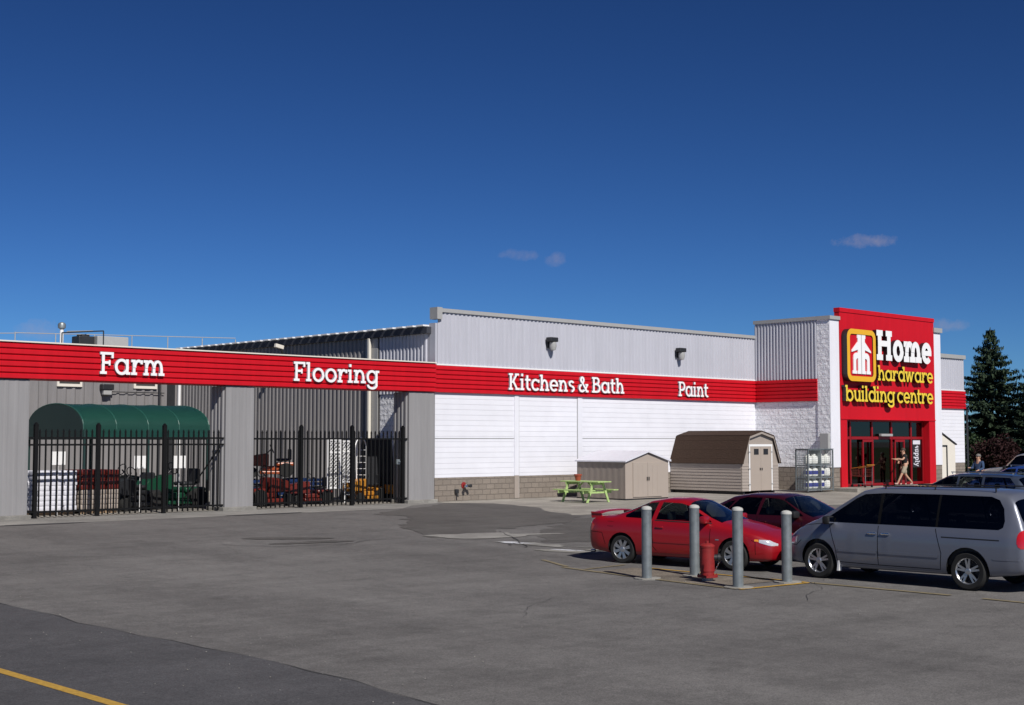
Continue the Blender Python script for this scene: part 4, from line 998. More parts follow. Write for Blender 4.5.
for y in (-.22,.22): tube(bm, (-.4,y,.95),(-.38,y,.15), .014, seg=6); tube(bm, (-.38,y,.15),(.42,y,.13), .014, seg=6)
part('chassis', bm, M_GALV, t)
for x in (-.36,.4):
    for y in (-.22,.22):
        bm = NB(); lathe(bm, [(.02,-.015),(.06,-.015),(.06,.015),(.02,.015)], (x,y,.06), axis='Y', seg=12); fix(bm); part('wheel', bm, M_DARK, t, True)

# ------------------------------------------------------------------ bollards and hydrant
def bollard(x, y, h, lab):
    z = g(x,y); t = thing('bollard', lab, 'bollard', (x,y,z), 0, 'galvanised bollards around the hydrant')
    bm = NB(); tube(bm, (0,0,-.05), (0,0,h-.03), .095, seg=28); part('post', bm, M_GALV, t, True)
    bm = NB(); lathe(bm, [(.101,h-.045),(.101,h-.02),(.085,h+.005),(.04,h+.022),(.005,h+.026)], seg=28); fix(bm); part('cap', bm, M_GCAP, t, True)
    bm = NB(); prism(bm, [(px,py) for px,py in blob(0.02,0,.27,.25,0,16,.08,int(x*9))], 'Z', -.05, .022); fix(bm); part('footing', bm, M_CONC2, t)
bollard(-13.10,-21.46,1.34,'galvanised bollard in front of the red car door, leftmost')
bollard(-12.00,-21.72,1.34,'galvanised bollard just left of the red hydrant')
bollard(-13.12,-23.59,1.40,'tallest looking galvanised bollard just right of the hydrant, nearest the viewer')
bollard(-11.74,-23.66,1.29,'galvanised bollard between the red car and grey van')
hy = thing('fire_hydrant', 'red fire hydrant standing among the galvanised bollards', 'fire hydrant', (-12.56,-22.47,g(-12.5,-22.4)+.01), R(40))
bm = NB(); lathe(bm, [(.05,.06),(.19,.06),(.19,.10),(.125,.11),(.125,.16),(.135,.17),(.132,.60),(.140,.61),(.140,.64),(.125,.655),(.09,.675),(.05,.685),(.03,.685),(.03,.725),(.005,.73)], seg=28); fix(bm); part('barrel', bm, M_HYD, hy, True)
bm = NB(); lathe(bm, [(.10,-.03),(.105,.06),(.05,.062)], seg=20); fix(bm); part('shoe', bm, M_GCAP, hy, True)
bm = NB()
for k in range(8): a = 2*PI*k/8; tube(bm, (.165*math.cos(a),.165*math.sin(a),.10), (.165*math.cos(a),.165*math.sin(a),.125), .014, seg=6)
part('flange_bolt', bm, M_HYD, hy)
for dx, dy, r in ((0,-1,.075),):
    bm = NB(); c = Vector((dx,dy,0)); tube(bm, c*.10+Vector((0,0,.42)), c*.21+Vector((0,0,.42)), r*.8, seg=14); tube(bm, c*.19+Vector((0,0,.42)), c*.24+Vector((0,0,.42)), r, seg=14); tube(bm, c*.24+Vector((0,0,.42)), c*.27+Vector((0,0,.42)), .022, seg=5)
    part('outlet', bm, M_DARK if dy == -1 else M_HYD, hy, True)
bm = NB(); pr = None
for k in range(9):
    p = Vector((.12,-.19-.02*math.sin(k),.42-.012*k)) if False else Vector((.02*math.sin(k*2.1),-.22+.01*k,.34-.02*k))
    if pr: tube(bm, pr, p, .008, seg=5)
    pr = p
part('chain', bm, M_CHROME, hy)

# ------------------------------------------------------------------ cars
def interp(tab, x):
    if x <= tab[0][0]: return tab[0][1]
    for (a, va), (b, vb) in zip(tab, tab[1:]):
        if x <= b: t = (x-a)/(b-a); return va+(vb-va)*t
    return tab[-1][1]
def smoothv(tab, x, w=.06):
    lo, hi = tab[0][0], tab[-1][0]; w = min(w, max(0, x-lo), max(0, hi-x))
    return sum(interp(tab, x+w*k/3)*c for k, c in zip((-3,-2,-1,0,1,2,3),(1,2,3,4,3,2,1)))/16
def chaikin(p):
    o = [p[0]]
    for a, b in zip(p, p[1:]):
        o.append(tuple(a[i]*.75+b[i]*.25 for i in range(3))); o.append(tuple(a[i]*.25+b[i]*.75 for i in range(3)))
    o.append(p[-1]); return o
class Car:
    def __init__(s, name, label, cat, loc, rz, c, paint, group=None):
        s.c = c; s.t = thing(name, label, cat, loc, rz, group); s.paint = paint; s.build()
    def sec(s, x):
        c = s.c; W = smoothv(c['W'], x); zb = smoothv(c['zb'], x); zs = smoothv(c['zs'], x, .1); zt = smoothv(c['zt'], x, c.get('sm', .07)); wt = smoothv(c['wt'], x, .12)
        zt = max(zt, zs+.01); hh = zt-zs; cc = min(.10, hh*.45); H_ = zs-zb
        er = (wt+.012, zt-cc); sh = (W-.05, zs)
        p = [(0,zb,0),(W-.16,zb,1),(W-.05,zb+.03,2),(W-.008,zb+.10+.12*H_,3),(W,zb+.55*H_,4),(W-.012,zs-.16*H_,5),(sh[0],sh[1],6),
             ((sh[0]*.5+er[0]*.5)+.012,(sh[1]+er[1])/2,7),(er[0],er[1],8),(wt*.86,zt-.35*cc,9),(wt*.45,zt-.06*cc,10),(0,zt,11)]
        return chaikin(chaikin(p))
    def side_y(s, x, z):
        p = [q for q in s.sec(x) if 1.2 < q[2] < 8.6]
        for a, b in zip(p, p[1:]):
            if (a[1]-z)*(b[1]-z) <= 0 and abs(a[1]-b[1]) > 1e-9: t = (z-a[1])/(b[1]-a[1]); return a[0]+(b[0]-a[0])*t
        return p[-1][0] if z > p[-1][1] else p[0][0]
    def build(s):
        c = s.c; x0, x1 = c['zt'][0][0], c['zt'][-1][0]
        xs = set()
        x = x0
        while x < x1: xs.add(round(x,4)); x += .02 if (x-x0 < .25 or x1-x < .3) else .045
        xs.add(x1)
        for k in ('ws','rw'): xs |= set(c[k])
        xs = sorted(xs); xs = [x for i, x in enumerate(xs) if i == 0 or x-xs[i-1] > .008 or x in c['ws'] or x in c['rw']]
        bm = NB(); uv = bm.verts.layers.float.new('u'); rows = []
        for x in xs:
            p = s.sec(x); ring = []
            for sg, pp in ((1, p), (-1, p[-2:0:-1])):
                for y, z, u in pp:
                    v = bm.verts.new((x, sg*y, z)); v[uv] = u; ring.append(v)
            rows.append(ring)
        n = len(rows[0])
        for a, b in zip(rows, rows[1:]):
            for i in range(n): bm.faces.new((a[i], b[i], b[(i+1)%n], a[(i+1)%n]))
        bm.faces.new(rows[0]); bm.faces.new(rows[-1][::-1]); fix(bm)
        def fu(f): return sum(v[uv] for v in f.verts)/len(f.verts)
        def cut(poly, ulo, uhi):
            for i in range(len(poly)):
                a, b = poly[i], poly[(i+1)%len(poly)]
                dx, dz = b[0]-a[0], b[1]-a[1]; lx, hx = min(a[0],b[0])-.002, max(a[0],b[0])+.002; lz, hz = min(a[1],b[1])-.002, max(a[1],b[1])+.002
                fs = []
                for f in bm.faces:
                    u = fu(f)
                    if not ulo-.4 <= u <= uhi+.4 or len(f.verts) > 8: continue
                    fx = [v.co.x for v in f.verts]; fz = [v.co.z for v in f.verts]
                    if max(fx) < lx or min(fx) > hx or max(fz) < lz or min(fz) > hz: continue
                    fs.append(f)
                es = set(e for f in fs for e in f.edges); vs = set(v for f in fs for v in f.verts)
                bmesh.ops.bisect_plane(bm, geom=list(vs)+list(es)+fs, dist=.0004, plane_co=(a[0],0,a[1]), plane_no=(dz,0,-dx))
        def inside(x, z, poly):
            r = False; n_ = len(poly)
            for i in range(n_):
                (xa,za),(xb,zb) = poly[i], poly[i-1]
                if (za > z) != (zb > z) and x < (xb-xa)*(z-za)/(zb-za)+xa: r = not r
            return r
        def take(test, name, m, parent, inset=0, thick=.0):
            fs = [f for f in bm.faces if test(f)]
            if not fs: return None
            nb = NB(); mp = {}
            for f in fs:
                vv = []
                for v in f.verts:
                    if v not in mp: mp[v] = nb.verts.new(v.co-v.normal*inset)
                    vv.append(mp[v])
                try: nb.faces.new(vv)
                except Exception: pass
            bmesh.ops.delete(bm, geom=fs, context='FACES')
            if thick: bmesh.ops.solidify(nb, geom=nb.faces[:], thickness=thick)
            return mesh_obj(name, nb, m, parent, True, 50)
        body = thing('tmp','','') ; bpy.data.objects.remove(body)
        bm.normal_update()
        # arches
        R_ = c['ra']; zc = c['rw_']; 
        for ax in c['axles']:
            circ = [(ax+R_*math.cos(2*PI*i/30), zc+.01+R_*math.sin(2*PI*i/30)) for i in range(30)]
            cut(circ, 1.0, 6)
            fs = [f for f in bm.faces if 1.0 < fu(f) < 6.5 and len(f.verts) < 9 and inside(f.calc_center_median().x, f.calc_center_median().z, circ)]
            bmesh.ops.delete(bm, geom=fs, context='FACES')
        bm.normal_update()
        pend = []
        for nm, poly, m, ins in c['sidecuts']:
            lo, hi = (6.0, 8.9) if 'window' in nm else (1.5, 8.5)
            cut(poly, lo, hi); bm.normal_update()
            for sg in (1, -1):
                pend.append((nm, poly, m, ins, sg, lo, hi))
        parts = []
        for nm, poly, m, ins, sg, lo, hi in pend:
            def tst(f):
                if len(f.verts) > 12: return False
                q = f.calc_center_median(); return q.y*sg > .2 and lo < fu(f) < hi and inside(q.x, q.z, poly)
            parts.append(take(tst, nm, m, None, ins))
        for key, nm, m in (('ws','windscreen',c.get('wsm',M_GLW)),('rw','rear_window',c.get('rwm',M_GLD))):
            a, b = c[key]
            parts.append(take(lambda f: a < f.calc_center_median().x < b and fu(f) > 8.35 and len(f.verts) < 9, nm, m, None, .004))
        for (nm, xa, xb, za, zb_, yy, m) in c.get('endcuts', []):
            parts.append(take(lambda f: xa <= f.calc_center_median().x <= xb and za <= f.calc_center_median().z <= zb_ and abs(f.calc_center_median().y) < yy, nm, m, None, .002))
        bo = mesh_obj('body', bm, s.paint, s.t, True, 40)
        for p in parts:
            if p: p.parent = s.t
        # wheel wells
        W = max(w for _, w in c['W'])
        for ax in c['axles']:
            for sg in (1, -1):
                b2 = NB(); n2 = 18
                pts = [(ax+(R_+.02)*math.cos(PI*i/n2-.15*(1-2*i/n2)), zc+.01+(R_+.02)*math.sin(PI*i/n2-.15*(1-2*i/n2))) for i in range(n2+1)]
                A = [b2.verts.new((x, sg*(min(W,s.side_y(x,max(z,c['zb0']+.1)))-.012), z)) for x, z in pts]; B = [b2.verts.new((x, sg*(W-.30), z)) for x, z in pts]
                for i in range(n2): b2.faces.new((A[i],A[i+1],B[i+1],B[i]))
                b2.faces.new(B); fix(b2); part('wheel_well', b2, M_CTRIM, bo)
        # wheels
        for ax in c['axles']:
            for sg in (1, -1): s.wheel(ax, sg, zc, c['rr'], W)
        # ribbons
        for nm, line, wd, off, m in c['lines']:
            for sg in (1, -1):
                b2 = NB(); pr = None; L_ = []
                for (xa,za),(xb,zb_) in zip(line, line[1:]):
                    k = max(1, int(math.hypot(xb-xa, zb_-za)/.06))
                    L_ += [(xa+(xb-xa)*i/k, za+(zb_-za)*i/k) for i in range(k)]
                L_.append(line[-1])
                for i, (x, z) in enumerate(L_):
                    a = L_[max(0,i-1)]; b = L_[min(len(L_)-1,i+1)]; d = Vector((b[0]-a[0], b[1]-a[1])).normalized(); nn = Vector((-d.y, d.x))*wd/2
                    q = []
                    for k, o_ in ((1,off),(-1,off)):
                        xx, zz = x+nn.x*k, z+nn.y*k; yy = s.side_y(xx, zz)
                        q.append(b2.verts.new((xx, sg*(yy+o_), zz)))
                    q.append(b2.verts.new((x-nn.x, sg*(s.side_y(x-nn.x, z-nn.y)-.01), z-nn.y))); q.append(b2.verts.new((x+nn.x, sg*(s.side_y(x+nn.x, z+nn.y)-.01), z+nn.y)))
                    if pr:
                        for u in range(4): b2.faces.new((pr[u], q[u], q[(u+1)%4], pr[(u+1)%4]))
                    pr = q
                fix(b2); part(nm, b2, m, bo)
        # handles and mirrors
        for x, z in c['handles']:
            for sg in (1, -1):
                b2 = NB(); y = s.side_y(x, z); box(b2, x-.09, x+.09, sg*y-.025, sg*y+.025, z-.02, z+.018, bev=.01); part('door_handle', b2, c.get('hm', s.paint), bo, True)
        mx, mz = c['mirror']
        for sg in (1, -1):
            b2 = NB(); y = s.side_y(mx, mz)
            box(b2, mx-.04, mx+.10, min(sg*(y-.03),sg*(y+.20)), max(sg*(y-.03),sg*(y+.20)), mz-.03, mz+.12, bev=.035); part('side_mirror', b2, c.get('mm', s.paint), s.t, True)
            b2 = NB(); box(b2, mx-.050, mx-.041, min(sg*(y+.01),sg*(y+.17)), max(sg*(y+.01),sg*(y+.17)), mz-.01, mz+.10); part('mirror_glass', b2, M_CHROME, s.t)
        # interior
        b2 = NB(); fl = c['floor']; xa, xb = c['cab']
        box(b2, xa-.3, xb+.45, -W+.22, W-.22, fl-.05, fl); box(b2, xb+.05, xb+.5, -W+.2, W-.2, fl, c['belt']-.04, bev=.04); box(b2, xa-.4, xa, -W+.2, W-.2, fl, c['belt']-.06)
        box(b2, xa, xb+.3, -W+.12, -W+.16, fl, c['belt']-.06); box(b2, xa, xb+.3, W-.16, W-.12, fl, c['belt']-.06)
        part('interior', b2, M_INT, s.t)
        for rx, ys, w_ in c['seats']:
            for y in ys:
                b2 = NB(); box(b2, rx-.05, rx+.45, y-w_/2, y+w_/2, fl+.1, fl+.3, bev=.05); box(b2, rx-.18, rx+.0, y-w_/2, y+w_/2, fl+.2, c['belt']+.0, bev=.06, rot=Matrix.Rotation(R(-12),3,'Y'), piv=(rx,y,fl+.2))
                box(b2, rx-.24, rx-.14, y-.12, y+.12, c['belt']+.02, c['belt']+.19, bev=.04); part('seat', b2, M_GRNFAB, s.t, True)
        b2 = NB(); yy = .37; xx = xb-.12; pr = None
        for i in range(21):
            a = 2*PI*i/20; q = Vector((xx+.08*math.sin(a), yy+.18*math.cos(a), c['belt']-.02+.16*math.sin(a)))
            if pr: tube(b2, pr, q, .014, seg=6)
            pr = q
        part('steering_wheel', b2, M_DARK, s.t, True)
        if c.get('extra'): c['extra'](s, bo)
    def wheel(s, ax, sg, r, rr, W):
        yo = sg*(W-.03); w = .19
        b2 = NB(); P = [(rr,-w/2),(rr+.03,-w/2-.004),(r-.035,-w/2-.006),(r-.008,-w/2+.02),(r,-w*.2),(r,w*.2),(r-.008,w/2-.02),(r-.035,w/2+.006),(rr+.03,w/2+.004),(rr,w/2)]
        lathe(b2, P, (ax, yo-sg*w/2, r), axis='Y', seg=36)
        bmesh.ops.delete(b2, geom=[f for f in b2.faces if len(f.verts) > 4], context='FACES_ONLY'); fix(b2)
        t = part('wheel', b2, M_TYRE, s.t, True)
        b2 = NB(); o = yo-sg*.0
        lathe(b2, [(rr,-w/2),(rr-.02,-w*.3),(rr-.03,w*.2),(rr-.01,w/2-.01),(rr+.004,w/2)], (ax, yo-sg*w/2, r), axis='Y', seg=36)
        bmesh.ops.delete(b2, geom=[f for f in b2.faces if len(f.verts) > 4], context='FACES_ONLY')
        ns = s.c.get('spokes', 5); k2 = s.c.get('twin', .16)
        for k in range(ns):
            a = 2*PI*k/ns+.3
            for da in ((-k2, k2) if k2 else (0,)):
                for (r0, r1, w0, w1) in ((.045, rr-.005, .042, .032),):
                    aa, ab = a+da*.9, a+da
                    p0 = Vector((math.cos(aa)*r0, 0, math.sin(aa)*r0)); p1 = Vector((math.cos(ab)*r1, 0, math.sin(ab)*r1)); d = (p1-p0).normalized(); nn = Vector((-d.z,0,d.x))
                    yf = yo-sg*.018; yb = yo-sg*.045
                    q = [(p0+nn*w0/2, yf),(p0-nn*w0/2, yf),(p1-nn*w1/2, yf+sg*.008),(p1+nn*w1/2, yf+sg*.008)]
                    F = [b2.verts.new((ax+v.x, y, r+v.z)) for v, y in q]; Bk = [b2.verts.new((ax+v.x, yb, r+v.z)) for v, y in q]
                    b2.faces.new(F)
                    for i in range(4): b2.faces.new((F[i],F[(i+1)%4],Bk[(i+1)%4],Bk[i]))
        lathe(b2, [(.01,-.03),(.06,-.03),(.06,.0),(.045,.012),(.01,.014)] if sg > 0 else [(.01,.03),(.06,.03),(.06,.0),(.045,-.012),(.01,-.014)], (ax, yo-sg*.015, r), axis='Y', seg=18)
        fix(b2); part('rim', b2, s.c.get('rim', M_RIM), t, True)
        b2 = NB(); lathe(b2, [(.02,-.01),(rr-.03,-.01),(rr-.03,.01),(.02,.01)], (ax, yo-sg*.11, r), axis='Y', seg=24); fix(b2); part('brake_disc', b2, M_DARK, t)

def E_(tab, *more): return tab
# --- red two-door coupe
def coupe_extra(s, bo):
    bm = NB()
    for sg in (1,-1): prism(bm, [(-2.13,.93),(-1.86,.94),(-1.93,1.06),(-2.15,1.065)], 'Y', sg*.655-.025, sg*.655+.025)
    n_ = 16; pr = None
    for k in range(n_+1):
        y = -.70+1.4*k/n_; e_ = abs(y/.70); zz = 1.075-.035*e_**3; xx = .05*e_**2
        ring = [bm.verts.new((px+xx, y, zz+pz)) for px, pz in ((-2.19,.0),(-2.10,.022),(-1.95,.012),(-1.90,-.012),(-2.12,-.014))]
        if pr:
            for u in range(5): bm.faces.new((pr[u], ring[u], ring[(u+1)%5], pr[(u+1)%5]))
        else: bm.faces.new(ring)
        pr = ring
    bm.faces.new(pr[::-1]); fix(bm); part('spoiler', bm, s.paint, s.t, True)
    bm = NB(); tube(bm, (-2.16,-.5,.22),(-2.26,-.5,.21),.03); part('exhaust', bm, M_CHROME, s.t, True)
    bm = NB(); prism(bm, [(-.45,-.03),(.45,-.03),(.36,.05),(-.36,.05)], 'X', 2.13, 2.19); bmesh.ops.translate(bm, verts=bm.verts[:], vec=(0,0,.36)); fix(bm); part('lower_grille', bm, M_CTRIM, s.t)
    bm = NB(); box(bm, 2.175, 2.20, -.26, .26, .60, .64, bev=.01); part('grille', bm, M_CTRIM, s.t)
COUPE = dict(
 W=[(-2.215,.55),(-2.19,.68),(-2.10,.77),(-1.9,.82),(-1.3,.845),(1.3,.848),(1.75,.82),(2.0,.75),(2.12,.66),(2.19,.54),(2.215,.44)],
 zb=[(-2.215,.34),(-2.1,.26),(-1.7,.21),(-1,.19),(1.4,.18),(1.9,.19),(2.12,.21),(2.215,.30)], zb0=.2,
 zs=[(-2.215,.66),(-2.16,.86),(-1.95,.93),(-1.3,.945),(0,.905),(.9,.865),(1.4,.80),(1.85,.70),(2.08,.60),(2.19,.51),(2.215,.45)],
 zt=[(-2.215,.70),(-2.17,.94),(-2.05,.98),(-1.62,1.01),(-1.5,1.05),(-.80,1.335),(-.40,1.395),(.0,1.395),(.24,1.35),(1.02,.955),(1.4,.885),(1.85,.775),(2.08,.665),(2.19,.56),(2.215,.47)],
 wt=[(-2.215,.5),(-2.0,.66),(-1.55,.64),(-.9,.545),(.2,.55),(.95,.68),(1.5,.66),(2.0,.56),(2.215,.38)],
 ws=(.22,1.0), rw=(-1.52,-.78), axles=(1.33,-1.285), rw_=.305, rr=.205, ra=.345, spokes=8, twin=.10, wsm=M_GLW, rwm=M_GL,
 sidecuts=[('door_window',[(.80,.935),(.72,.985),(.20,1.245),(.02,1.29),(-.42,1.305),(-.47,.955)],M_GL,.006),
           ('quarter_window',[(-.57,.96),(-.53,1.30),(-.72,1.285),(-.98,1.18),(-1.26,1.02),(-1.22,.975)],M_GL,.006),
           ('headlight',[(1.88,.575),(1.86,.635),(2.03,.625),(2.15,.555),(2.17,.515),(2.08,.515)],M_LAMP,-.004),
           ('indicator',[(1.79,.60),(1.78,.64),(1.85,.637),(1.87,.585)],M_AMBER,-.004),
           ('tail_light',[(-2.3,.66),(-2.3,.84),(-2.05,.85),(-1.98,.78),(-2.05,.68)],M_TAIL,-.003)],
 endcuts=[],
 lines=[('door_seam',[(.82,.86),(.80,.40),(.70,.27),(-.40,.27),(-.52,.40),(-.54,.93)],.012,.0015,M_SEAM),
        ('bumper_seam',[(1.72,.62),(1.80,.58),(1.80,.34)],.010,.0015,M_SEAM), ('bumper_seam',[(-1.70,.40),(-1.78,.64),(-2.2,.66)],.010,.0015,M_SEAM),
        ('belt_moulding',[(.82,.918),(0,.925),(-.5,.94)],.020,.004,M_CTRIM),('door_moulding',[(.78,.50),(-.50,.51)],.045,.010,M_CRED),('sill_trim',[(.95,.255),(-.90,.255)],.05,.008,M_CRED),('fuel_door_seam',[(-1.50,.78),(-1.50,.88),(-1.64,.88),(-1.64,.78),(-1.50,.78)],.008,.001,M_SEAM),('fender_badge',[(1.02,.60),(.94,.60)],.02,.004,M_CHROME)],
 handles=[(-.36,.80)], mirror=(.66,.94), floor=.30, cab=(-1.2,.75), belt=.90, seats=[(-.15,(.36,-.36),.48),(-.95,(0,),1.15)], extra=coupe_extra)
Car('red_coupe','bright red two-door car with rear spoiler behind the bollards','car',(-10.12,-20.22,g(-10,-20.2)),R(-80.5),COUPE,M_CRED,'cars parked in the lot')
# --- maroon four-door
SEDAN = dict(
 W=[(-2.4,.55),(-2.35,.72),(-2.2,.82),(-1.8,.89),(-1,.905),(1.3,.905),(1.9,.86),(2.2,.76),(2.35,.62),(2.4,.48)],
 zb=[(-2.4,.34),(-2.2,.26),(-1.5,.2),(1.4,.19),(2.2,.22),(2.4,.30)], zb0=.2,
 zs=[(-2.4,.66),(-2.33,.90),(-2.0,.97),(-1.2,.96),(0,.93),(1.1,.89),(1.7,.83),(2.15,.70),(2.35,.57),(2.4,.48)],
 zt=[(-2.4,.70),(-2.34,.97),(-2.2,1.03),(-1.75,1.06),(-1.05,1.36),(-.6,1.42),(.15,1.42),(.40,1.37),(1.22,.98),(1.7,.91),(2.15,.77),(2.35,.63),(2.4,.52)],
 wt=[(-2.4,.5),(-2.1,.70),(-1.6,.66),(-1,.58),(.3,.58),(1.1,.74),(1.8,.70),(2.2,.6),(2.4,.42)],
 ws=(.38,1.2), rw=(-1.70,-1.05), axles=(1.42,-1.36), rw_=.32, rr=.205, ra=.36, spokes=7, twin=0, rwm=M_GLD,
 sidecuts=[('door_window',[(1.0,.97),(.40,1.28),(.22,1.32),(-.10,1.33),(-.12,.965)],M_GL,.006),
           ('door_window',[(-.19,.965),(-.19,1.33),(-.62,1.33),(-.80,1.28),(-.98,1.06),(-.96,.975)],M_GLD,.006),
           ('quarter_window',[(-1.03,1.0),(-.90,1.25),(-1.08,1.22),(-1.38,1.04)],M_GLD,.006),
           ('headlight',[(1.98,.60),(1.98,.70),(2.2,.68),(2.34,.58),(2.32,.53)],M_LAMP,-.004),('tail_light',[(-2.5,.72),(-2.5,.92),(-2.18,.92),(-2.12,.74)],M_TAIL,-.003)],
 lines=[('door_seam',[(1.02,.90),(1.0,.36),(.9,.27),(-.12,.27),(-.15,.93)],.012,.0015,M_SEAM),('door_seam',[(-.15,.30),(-.8,.30),(-1.02,.62),(-1.0,.95)],.012,.0015,M_SEAM),('side_moulding',[(1.0,.52),(-.9,.52)],.04,.008,M_CMAR)],
 handles=[(.02,.82),(-.88,.83)], mirror=(.82,.96), mm=M_CTRIM, floor=.3, cab=(-1.3,.95), belt=.94, seats=[(.05,(.38,-.38),.5),(-.85,(0,),1.25)])
Car('maroon_sedan','dark maroon car parked between the red coupe and the grey van','car',(-7.25,-20.5,g(-7,-20.5)),R(-90),SEDAN,M_CMAR,'cars parked in the lot')
# --- grey minivan
def van_extra(s, bo):
    for sg in (1,-1):
        bm = NB(); tube(bm, (.35,sg*.62,1.755),(-1.9,sg*.60,1.775),.012, seg=8)
        for x in (.3,-.7,-1.85): tube(bm, (x,sg*.615,1.70),(x,sg*.615,1.765),.014, seg=8)
        part('roof_rail', bm, M_CTRIM, s.t, True)
        bm = NB(); prism(bm, [(1.12,.17),(1.16,.17),(1.13,.42),(1.09,.42)], 'Y', sg*.86, sg*.955) if sg > 0 else prism(bm, [(1.12,.17),(1.16,.17),(1.13,.42),(1.09,.42)], 'Y', -.955, -.86); fix(bm); part('mud_flap', bm, M_WHITE, s.t)
    bm = NB(); box(bm, -2.58, -2.50, -.62, .62, .44, .60, bev=.02); part('rear_bumper_step', bm, M_CTRIM, s.t)
    bm = NB(); box(bm, -2.585,-2.56,-.26,.26,.70,.84); part('licence_plate', bm, M_WHITE, s.t)
    bm = NB(); tube(bm, (-2.3,.45,.24),(-2.5,.45,.22),.03); part('exhaust', bm, M_CHROME, s.t, True)
VAN = dict(
 W=[(-2.56,.62),(-2.52,.80),(-2.42,.91),(-2.2,.955),(-1.5,.978),(1.2,.978),(1.7,.95),(2.1,.88),(2.35,.76),(2.48,.62),(2.53,.46)],
 zb=[(-2.56,.38),(-2.3,.30),(-1.8,.24),(1.5,.22),(2.2,.24),(2.45,.28),(2.53,.36)], zb0=.24,
 zs=[(-2.56,.72),(-2.50,.98),(-2.3,1.05),(0,1.05),(1.2,1.02),(1.7,.97),(2.1,.87),(2.38,.72),(2.50,.58),(2.53,.50)],
 zt=[(-2.56,.76),(-2.52,1.02),(-2.47,1.12),(-2.24,1.60),(-2.14,1.69),(-1.9,1.735),(-1.4,1.755),(0,1.76),(.5,1.745),(.78,1.69),(1.72,1.13),(1.85,1.08),(2.1,.97),(2.38,.81),(2.50,.66),(2.53,.54)],
 wt=[(-2.56,.55),(-2.45,.80),(-2.2,.72),(-1.9,.71),(.5,.715),(.9,.74),(1.6,.83),(1.9,.78),(2.3,.62),(2.53,.40)],
 ws=(.76,1.70), rw=(-2.45,-2.23), axles=(1.57,-1.46), rw_=.335, rr=.225, ra=.40, spokes=5, twin=.17, wsm=M_GL, rwm=M_GLD, sm=.05,
 sidecuts=[('door_window',[(1.52,1.065),(1.44,1.12),(.83,1.52),(.66,1.60),(.31,1.625),(.31,1.065)],M_GLD,.006),
           ('sliding_door_window',[(.25,1.065),(.25,1.63),(-.85,1.635),(-.85,1.065)],M_GLD,.006),
           ('rear_side_window',[(-.895,1.065),(-.895,1.635),(-1.82,1.625),(-1.98,1.57),(-2.08,1.43),(-2.12,1.22),(-2.10,1.11),(-2.02,1.065)],M_GLD,.006),('window_pillar',[(.31,1.065),(.31,1.625),(.25,1.63),(.25,1.065)],M_SEAM,.003),('window_pillar',[(-.85,1.065),(-.85,1.635),(-.895,1.635),(-.895,1.065)],M_SEAM,.003),
           ('headlight',[(2.10,.64),(2.08,.76),(2.3,.74),(2.48,.62),(2.46,.58)],M_LAMP,-.004),
           ('tail_light',[(-2.60,.76),(-2.58,1.06),(-2.46,1.08),(-2.40,1.065),(-2.36,1.02),(-2.345,.95),(-2.345,.87),(-2.365,.80),(-2.41,.765)],M_TAIL,-.004)],
 lines=[('door_seam',[(1.32,1.0),(1.18,.60),(1.14,.34),(.28,.33),(.28,1.04)],.012,.0015,M_SEAM),('door_seam',[(.28,.33),(-.95,.33),(-.98,.62),(-.86,1.04)],.012,.0015,M_SEAM),
        ('slide_rail',[(-.98,.90),(-2.05,.89)],.022,.001,M_CTRIM),('side_moulding',[(1.12,.56),(.30,.56)],.05,.010,M_CSLA),('side_moulding',[(.26,.56),(-.92,.56)],.05,.010,M_CSLA),
        ('side_moulding',[(-1.93,.57),(-2.5,.57)],.03,.005,M_CSLA),('bumper_seam',[(1.98,.70),(2.1,.60),(2.45,.60)],.010,.0015,M_SEAM),('hood_seam',[(1.45,1.04),(1.9,.985),(2.15,.90),(2.4,.76)],.010,.0015,M_SEAM),('sill_strip',[(1.08,.285),(-1.0,.285)],.02,.006,M_CSLA)],  # last entry is a thin raised strip along the sill, in body paint
 handles=[(.40,.90),(.13,.90)], hm=M_CHROME, mirror=(1.28,1.06), mm=M_CTRIM, floor=.42, cab=(-2.0,1.4), belt=1.05, seats=[(.5,(.42,-.42),.5),(-.5,(.3,-.3),.5),(-1.5,(0,),1.3)], extra=van_extra)
Car('grey_minivan','slate grey minivan with dark windows, nearest vehicle at right','minivan',(-9.69,-25.17,-.34),R(90),VAN,M_CSLA,'cars parked in the lot')
